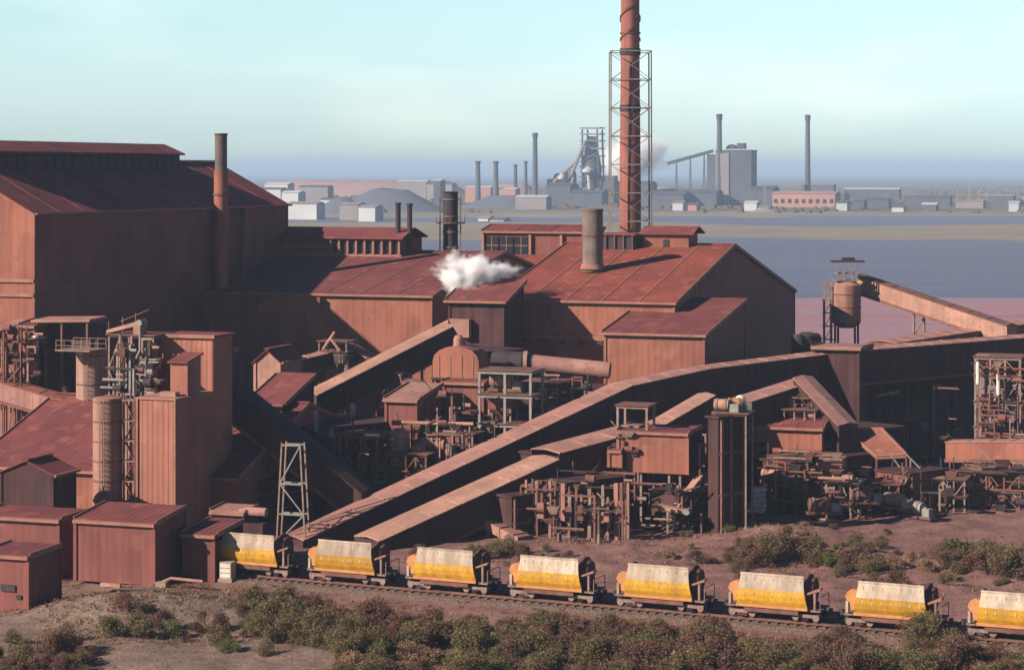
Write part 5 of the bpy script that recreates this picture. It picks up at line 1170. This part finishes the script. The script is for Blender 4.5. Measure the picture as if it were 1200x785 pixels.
# grass tufts, litter stones: nobody could count them
gr = random.Random(3)
for nm, m_, lab, cnt, hgt in (('dry_grass', 'leaf_dry', 'dry straw tufts scattered over the dirt', 5200, .32), ('green_weeds', 'leaf_olive', 'low olive weeds scattered over the dirt', 4200, .26), ('red_weeds', 'leaf_rust', 'low rusty weeds scattered over the dirt', 4600, .30)):
    vs = []; fs = []
    for i in range(cnt):
        x = gr.uniform(-42, 46); y = gr.uniform(137, 196); o_ = track_off(x, y)
        dens = mnoise.noise(Vector((x*.12, y*.12, 4.0 + hgt*10)))
        if dens < (-.05 if o_ < 0 else .12) or -3.0 < o_ < 4.6: continue
        if X(105,y) < x < X(430,y) and y < GD(752): continue
        if o_ > 4.6 and (x < X(480, y) or gr.random() < .75): continue
        z = ground_h(x, y)
        for k in range(7):
            a = gr.uniform(0, 6.28); l = hgt*gr.uniform(.5,1.4); dx, dy = math.cos(a), math.sin(a); ox, oy = gr.gauss(0,.22), gr.gauss(0,.22)
            n = len(vs); vs += [(x+ox-dy*.05, y+oy+dx*.05, z-.03), (x+ox+dy*.05, y+oy-dx*.05, z-.03), (x+ox+dx*l*.8, y+oy+dy*l*.8, z+l*.7)]; fs.append((n, n+1, n+2))
    me = bpy.data.meshes.new(nm); me.from_pydata(vs, [], fs); me.materials.append(M[m_]); tag(put(nm, me), lab, 'ground plants', kind='stuff')
vs = MB()
for i in range(1800):
    x = gr.uniform(-42, 50); y = gr.uniform(138, 207); o_ = track_off(x, y)
    if mnoise.noise(Vector((x*.2, y*.2, 8))) < .02: continue
    z = ground_h(x, y) if abs(o_-.8) > 2.8 else .12
    s_ = gr.uniform(.05,.16); a = gr.uniform(0,3)
    vs.hexa([(x-s_,y-s_,z-.05),(x+s_,y-s_*.6,z-.05),(x+s_*.8,y+s_,z-.05),(x-s_*.7,y+s_,z-.05)],[(x-s_*.6,y-s_*.5,z+s_),(x+s_*.5,y-s_*.4,z+s_*.8),(x+s_*.4,y+s_*.6,z+s_*.7),(x-s_*.5,y+s_*.4,z+s_)])
tag(vs.build('loose_stones', M['rock']), 'small red-brown stones scattered over the dirt', 'stones', kind='stuff')

# ---------------------------------------------------------------- far shore: steelworks, stockpiles, sheds
def far(name, label, cat, px, D, group=None): 
    return thing(name, label, cat, (X(px, D), D, ground_h(X(px, D), D)), -TH, group)
def far_stack(label, px, yt, wpx, D=2000, m='far_grey'):
    t = far('far_chimney', label, 'chimney', px, D, 'far chimneys'); z0 = t.location.z; r = wpx/2/F_PX*D; h = Z(yt, D) - z0
    MB().lathe([(r*1.25,-1),(r*.85,h),(r*.6,h)],14).build('shaft', M[m], t, smooth=True)
    MB().lathe([(r*1.1,h*.94),(r*1.15,h*1.0),(r*.7,h*1.002)],14).build('crown', M['far_dark'], t)
for a in (('short far chimney, leftmost of the shore row',560,189,6,2100),('short far chimney, second of the shore row',581,189,6,2100),('far chimney stub, third in the shore row, thin',604,193,4.5,2150),('far chimney stub, fourth in the shore row',616,189,4,2150),
          ('tall thin far chimney left of the blast furnace',627,156,6,2000),('tall lone far chimney behind the pink building at right',946.5,135,6,2000),('far chimney standing behind the grey boiler house',843,134,6.5,1980)): far_stack(*a)
def far_box(name, label, cat, px0, px1, yt, D, m='far_grey', roof=None, d=None, win=0, group=None, pitch=0.0):
    t = far(name, label, cat, px0, D, group); z0 = t.location.z; w = (px1-px0)/F_PX*D/math.cos(TH); h = Z(yt, D) - z0; d = d or w*.6
    MB().box(0,w,0,d,-1,h).build('wall', M[m], t)
    if pitch: MB().prism([(-.5,h+.01),(d+.5,h+.01),(d/2,h+pitch)],-.5,w+.5).build('roof', M[roof or m], t)
    else: MB().box(-.5,w+.5,-.5,d+.5,h+.01,h+.8).build('roof', M[roof or m], t)
    if win:
        wm2 = MB().box(0,w/win*.5,-.35,-.05,h*.3,h*.6).mesh('window', M['glass'])
        for i in range(win): put('window', wm2, t, (w*(i+.25)/win,0,0))
    return t
# boiler house right of the tall stack
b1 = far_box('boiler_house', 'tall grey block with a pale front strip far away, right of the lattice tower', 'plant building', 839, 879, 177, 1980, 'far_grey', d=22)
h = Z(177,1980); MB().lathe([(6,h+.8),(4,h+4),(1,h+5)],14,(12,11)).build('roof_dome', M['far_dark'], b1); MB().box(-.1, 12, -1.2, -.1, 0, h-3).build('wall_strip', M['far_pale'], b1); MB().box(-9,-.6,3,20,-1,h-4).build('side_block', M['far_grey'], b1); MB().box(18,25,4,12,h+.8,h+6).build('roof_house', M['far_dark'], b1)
t = far('far_conveyor', 'thin inclined conveyor climbing to the far grey block', 'conveyor', 790, 1990); q0 = t.location
q1 = P(836,177,1985) - q0; R3 = lambda v: Vector((v.x*math.cos(TH)-v.y*math.sin(TH), v.x*math.sin(TH)+v.y*math.cos(TH), v.z))
MB().bar(R3(P(782,192,1990)-q0), R3(q1), 2.6, 3.0).build('casing', M['far_dark'], t)
for f in (.2,.5,.8):
    v = R3((P(782,192,1990)-q0).lerp(q1, f)); MB().bar((v.x-1.5,v.y,-1),(v.x,v.y,v.z),.8).bar((v.x+1.5,v.y,-1),(v.x,v.y,v.z),.8).build('trestle', M['far_grey'], t)
t = far_box('pink_works_hall', 'long pink brick hall at the far shore below the lone chimney', 'hall', 905, 975, 227, 1900, 'far_pink', 'far_pink', d=25, win=9, pitch=2)
# blast furnace
t = far('blast_furnace', 'far blast furnace, a pile of grey towers and pipes just left of the orange stack', 'blast furnace', 684, 2000)
z0 = t.location.z; zz = lambda y: Z(y,2000) - z0; u = lambda px: (px-684)/F_PX*2000
MB().lathe([(9,-1),(8,zz(215)),(9.5,zz(198)),(6,zz(175)),(5,zz(165)),(3.5,zz(160))],16,(u(692),4)).build('furnace_shell', M['far_grey'], t, smooth=True)
for x in (u(684),u(702)):
    for y in (-4,12): MB().bar((x*1.15,y,-1),(x,y,zz(152)),1.3).build('column', M['far_dark'], t)
for y_ in (222,208,196,184,175,166,158,151): MB().box(u(682)-1,u(704)+1,-5,13,zz(y_),zz(y_)+1.1).build('gallery_deck', M['far_pale' if y_%4 else 'far_grey'], t)
for i,y_ in enumerate((215,202,190,180,171)): MB().bar((u(682),-5,zz(y_)),(u(704),-5,zz(y_-12)),.8).build('brace', M['far_grey'], t)
for i,(px,yt) in enumerate(((651,203),(660,200),(669,199))):
    MB().lathe([(4,-1),(4,zz(yt+6)),(3,zz(yt+2)),(.6,zz(yt))],14,(u(px),2)).build('stove', M['far_grey'], t, smooth=True)
for px,yt,r in ((661,206,3.6),(693,198,5.2)): MB().lathe([(.5,zz(yt+7)),(r,zz(yt+4)),(r,zz(yt+1)),(.5,zz(yt-3))],14,(u(px),-9)).build('white_dome', M['far_white'], t, smooth=True)
for (a,b_) in (((669,222),(667,248)),((693,205),(696,240)),((675,208),(669,226)),((684,178),(672,206)),((690,165),(678,190)),((678,190),(650,214))):
    MB().cyl((u(a[0]),-8,zz(a[1])),(u(b_[0]),-8,zz(b_[1])),1.5,n=8).build('gas_pipe', M['far_white' if a[0] in (669,693) else 'far_pale'], t)
MB().box(u(640),u(652),-3,8,-1,zz(210)).box(u(706),u(722),-2,10,-1,zz(206)).build('side_tower', M['far_grey'], t)
for i,(a,b_,yt,D_,m_,lab) in enumerate(((640,668,218,1990,'far_grey','cast_house'),(668,705,226,1960,'far_grey','cast_house'),(705,760,216,2010,'far_grey','works_hall'),(760,800,228,1950,'far_grey','works_hall'),(880,905,222,1960,'far_grey','works_hall'),(795,838,226,1960,'far_grey','works_hall'))):
    far_box(lab, ['low grey hall left of the far blast furnace','low grey hall under the far blast furnace','grey works hall behind the orange stack on the far shore','low works hall right of the lattice tower','low dark hall right of the far grey block','low hall left of the far grey block'][i], 'hall', a, b_, yt, D_, m_, 'far_dark', d=26, pitch=3)
# little far sheds, tanks
rr = random.Random(9); wl_ = ['white','grey','pink','tan']
spots = [(337,372,239,1500,'far_white'),(375,398,234,1660,'far_white'),(398,420,240,1480,'far_pale'),(420,440,243,1440,'far_white'),(310,338,216,1900,'far_white'),(465,500,213,2300,'far_pale'),(500,530,216,2250,'far_pale'),(508,516,212,2100,'far_dark'),
         (560,572,256,1450,'far_white'),(574,590,258,1440,'far_white'),(788,800,238,1740,'far_white'),(806,816,240,1730,'far_pink'),(872,886,238,1730,'far_white'),(888,900,244,1700,'far_white'),(980,992,238,1740,'far_white'),(1000,1012,236,1800,'far_grey'),(1045,1058,243,1700,'far_white'),(1080,1096,240,1730,'far_grey'),
         (1015,1040,234,1860,'far_grey'),(1120,1150,236,1850,'far_pale'),(1182,1193,238,1700,'far_white'),(1060,1110,231,1950,'far_grey'),(1150,1185,230,1950,'far_grey'),(1195,1230,229,1950,'far_pale'),(940,975,217,2300,'far_grey'),(990,1050,222,2300,'far_grey'),(735,790,222,2150,'far_grey'),
         (604,640,231,1800,'far_pale'),(580,604,222,2100,'far_pink'),(545,575,220,2150,'far_pink'),(330,350,226,1700,'far_white'),(350,385,219,2100,'far_pale'),(300,330,222,1800,'far_white')]
for i,(a,b_,yt,D_,m_) in enumerate(spots):
    zone = 'behind the left shed corner' if a < 345 else 'above the long shed roof' if a < 540 else 'left of the orange stack' if a < 720 else 'right of the lattice tower' if a < 870 else 'near the far pink hall' if a < 1010 else 'at the far right shore'
    zn = lambda a: 0 if a < 345 else 1 if a < 540 else 2 if a < 720 else 3 if a < 870 else 4 if a < 1010 else 5; nth = sum(1 for s_ in spots if zn(s_[0]) == zn(a) and (s_[0], s_[2]) < (a, yt)); lab = '%s %s far shed %s, %s from the left in its cluster' % ('long' if b_-a > 28 else 'small' if b_-a < 15 else 'medium', {'far_white':'white','far_grey':'grey','far_pink':'pink','far_dark':'dark','far_pale':'tan'}[m_], zone, ['first','second','third','fourth','fifth','sixth','seventh','eighth','ninth','tenth'][nth])
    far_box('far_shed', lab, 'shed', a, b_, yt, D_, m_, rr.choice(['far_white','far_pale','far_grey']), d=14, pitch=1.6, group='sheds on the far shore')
for i,px in enumerate((1136,1147,1156,896,1122)):
    t = far('lattice_mast', ['first','second','third','leftmost','extra thin'][i]+' thin mast on the far right shore', 'mast', px, 1850, 'masts on the far shore'); h = Z((214,222,226,212,221)[i],1850)-t.location.z
    for sx in (-1,1): MB().bar((sx*1.6,0,-1),(sx*.3,0,h),.4).build('leg', M['far_pale'], t)
    for k in range(5): MB().bar((-(1.6-1.3*k/5),0,h*k/5),((1.6-1.3*(k+1)/5),0,h*(k+1)/5),.3).build('brace', M['far_pale'], t)
def pile(label, px, D, wpx, yt, m, flat=.3):
    t = far('stockpile', label, 'stockpile', px, D, 'stockpiles on the far shore'); w = wpx/2/F_PX*D; h = Z(yt,D)-t.location.z; r_ = random.Random(int(px))
    vs = []; fs = []; nr, na = 9, 40
    for k in range(nr+1):
        f = k/nr
        for i in range(na):
            a = 2*math.pi*i/na; q = f; x = w*q*math.cos(a); y = w*.5*q*math.sin(a); z = h*min(1,(1-q)/(1-flat)) + mnoise.noise(Vector((x*.08+px,y*.08,1)))*h*.12*(1-q) - .6*(q==1)
            vs.append((x,y,z))
    for k in range(nr):
        for i in range(na): fs.append((k*na+i,k*na+(i+1)%na,(k+1)*na+(i+1)%na,(k+1)*na+i))
    me = bpy.data.meshes.new('heap'); me.from_pydata(vs, [], fs); me.materials.append(M[m]); me.polygons.foreach_set('use_smooth',[True]*len(fs)); put('heap', me, t)
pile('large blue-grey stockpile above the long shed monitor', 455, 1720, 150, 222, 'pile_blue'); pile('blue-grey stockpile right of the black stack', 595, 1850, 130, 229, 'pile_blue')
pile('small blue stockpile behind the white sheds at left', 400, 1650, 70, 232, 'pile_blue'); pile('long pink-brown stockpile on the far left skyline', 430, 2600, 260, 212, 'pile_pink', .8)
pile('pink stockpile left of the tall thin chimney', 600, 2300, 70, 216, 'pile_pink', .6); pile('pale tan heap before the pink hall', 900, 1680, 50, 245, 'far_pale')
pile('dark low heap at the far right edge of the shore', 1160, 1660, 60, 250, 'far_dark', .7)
# scrub belts on the far land: nobody could count them
fr = random.Random(21); mb = MB()
for i in range(3600):
    D = fr.uniform(1660, 3800); x = X(fr.uniform(290, 1230), D)
    if mnoise.noise(Vector((x*.004, D*.006, 2))) < .0: continue
    z = ground_h(x, D); s_ = fr.uniform(1.2, 4.0); h = fr.uniform(1.0, 3.6)
    mb.lathe([(s_,z-.5),(s_*.9,z+h*.5),(s_*.25,z+h)], 5, (x, D))
tag(mb.build('far_scrub', M['leaf_olive']), 'dark scrub belts on the far shore', 'scrub', kind='stuff')

# ---------------------------------------------------------------- steam
t = thing('steam_vent', 'short dark steam vent pipe behind the transfer house roof, under the steam plume', 'vent', (X(532,252.5),252.8,0), -TH)
MB().cyl((0,0,0),(0,0,18.6),.55,n=16).build('pipe', M['steel_dark'], t, smooth=True); MB().cyl((0,0,18.6),(0,0,18.9),.7,n=16).build('rim', M['steel_rust'], t)
def steam(name, label, c, r, dens, scale, seed, lean=(0,0)):
    m = bpy.data.materials.new(name); m.use_nodes = True; nt = m.node_tree; nt.nodes.remove(nt.nodes['Principled BSDF'])
    v = nt.nodes.new('ShaderNodeVolumePrincipled'); v.inputs['Color'].default_value = (.98,.98,.98,1); v.inputs['Anisotropy'].default_value = .2
    tc = nt.nodes.new('ShaderNodeTexCoord'); n = nt.nodes.new('ShaderNodeTexNoise'); n.inputs['Scale'].default_value = scale; n.inputs['Detail'].default_value = 5; n.inputs['Roughness'].default_value = .6
    nt.links.new(tc.outputs['Object'], n.inputs['Vector'])
    ln = nt.nodes.new('ShaderNodeVectorMath'); ln.operation = 'LENGTH'; nt.links.new(tc.outputs['Object'], ln.inputs[0])
    def mt(op, a, b_): 
        q = nt.nodes.new('ShaderNodeMath'); q.operation = op
        for i, x_ in enumerate((a, b_)):
            if isinstance(x_, (int, float)): q.inputs[i].default_value = x_
            else: nt.links.new(x_, q.inputs[i])
        return q.outputs[0]
    d = mt('SUBTRACT', mt('ADD', mt('MULTIPLY', n.outputs[0], 1.9), -.28), ln.outputs['Value'])
    d = mt('MULTIPLY', mt('MAXIMUM', d, 0.0), dens); nt.links.new(d, v.inputs['Density'])
    nt.links.new(v.outputs[0], nt.nodes['Material Output'].inputs['Volume'])
    o = MB().lathe([(.02,-1),(.5,-.87),(.87,-.5),(1,0),(.87,.5),(.5,.87),(.02,1)], 24).build(name, m); o.location = c; o.scale = r
    return tag(o, label, 'steam', kind='stuff')
steam('steam_plume', 'white steam billowing above the small transfer house between the two red roofs', P(548,321,250), (5.2,3.2,3.5), 9.0, 2.4, 1)
steam('steam_plume', 'thin white steam drifting right off the main plume onto the red roof edge', P(586,318,252), (3.4,2.4,1.7), 2.4, 3.0, 4)
steam('steam_plume', 'distant white steam cloud rising behind the orange stack', P(742,180,2100), (46,26,34), .8, 1.3, 2)
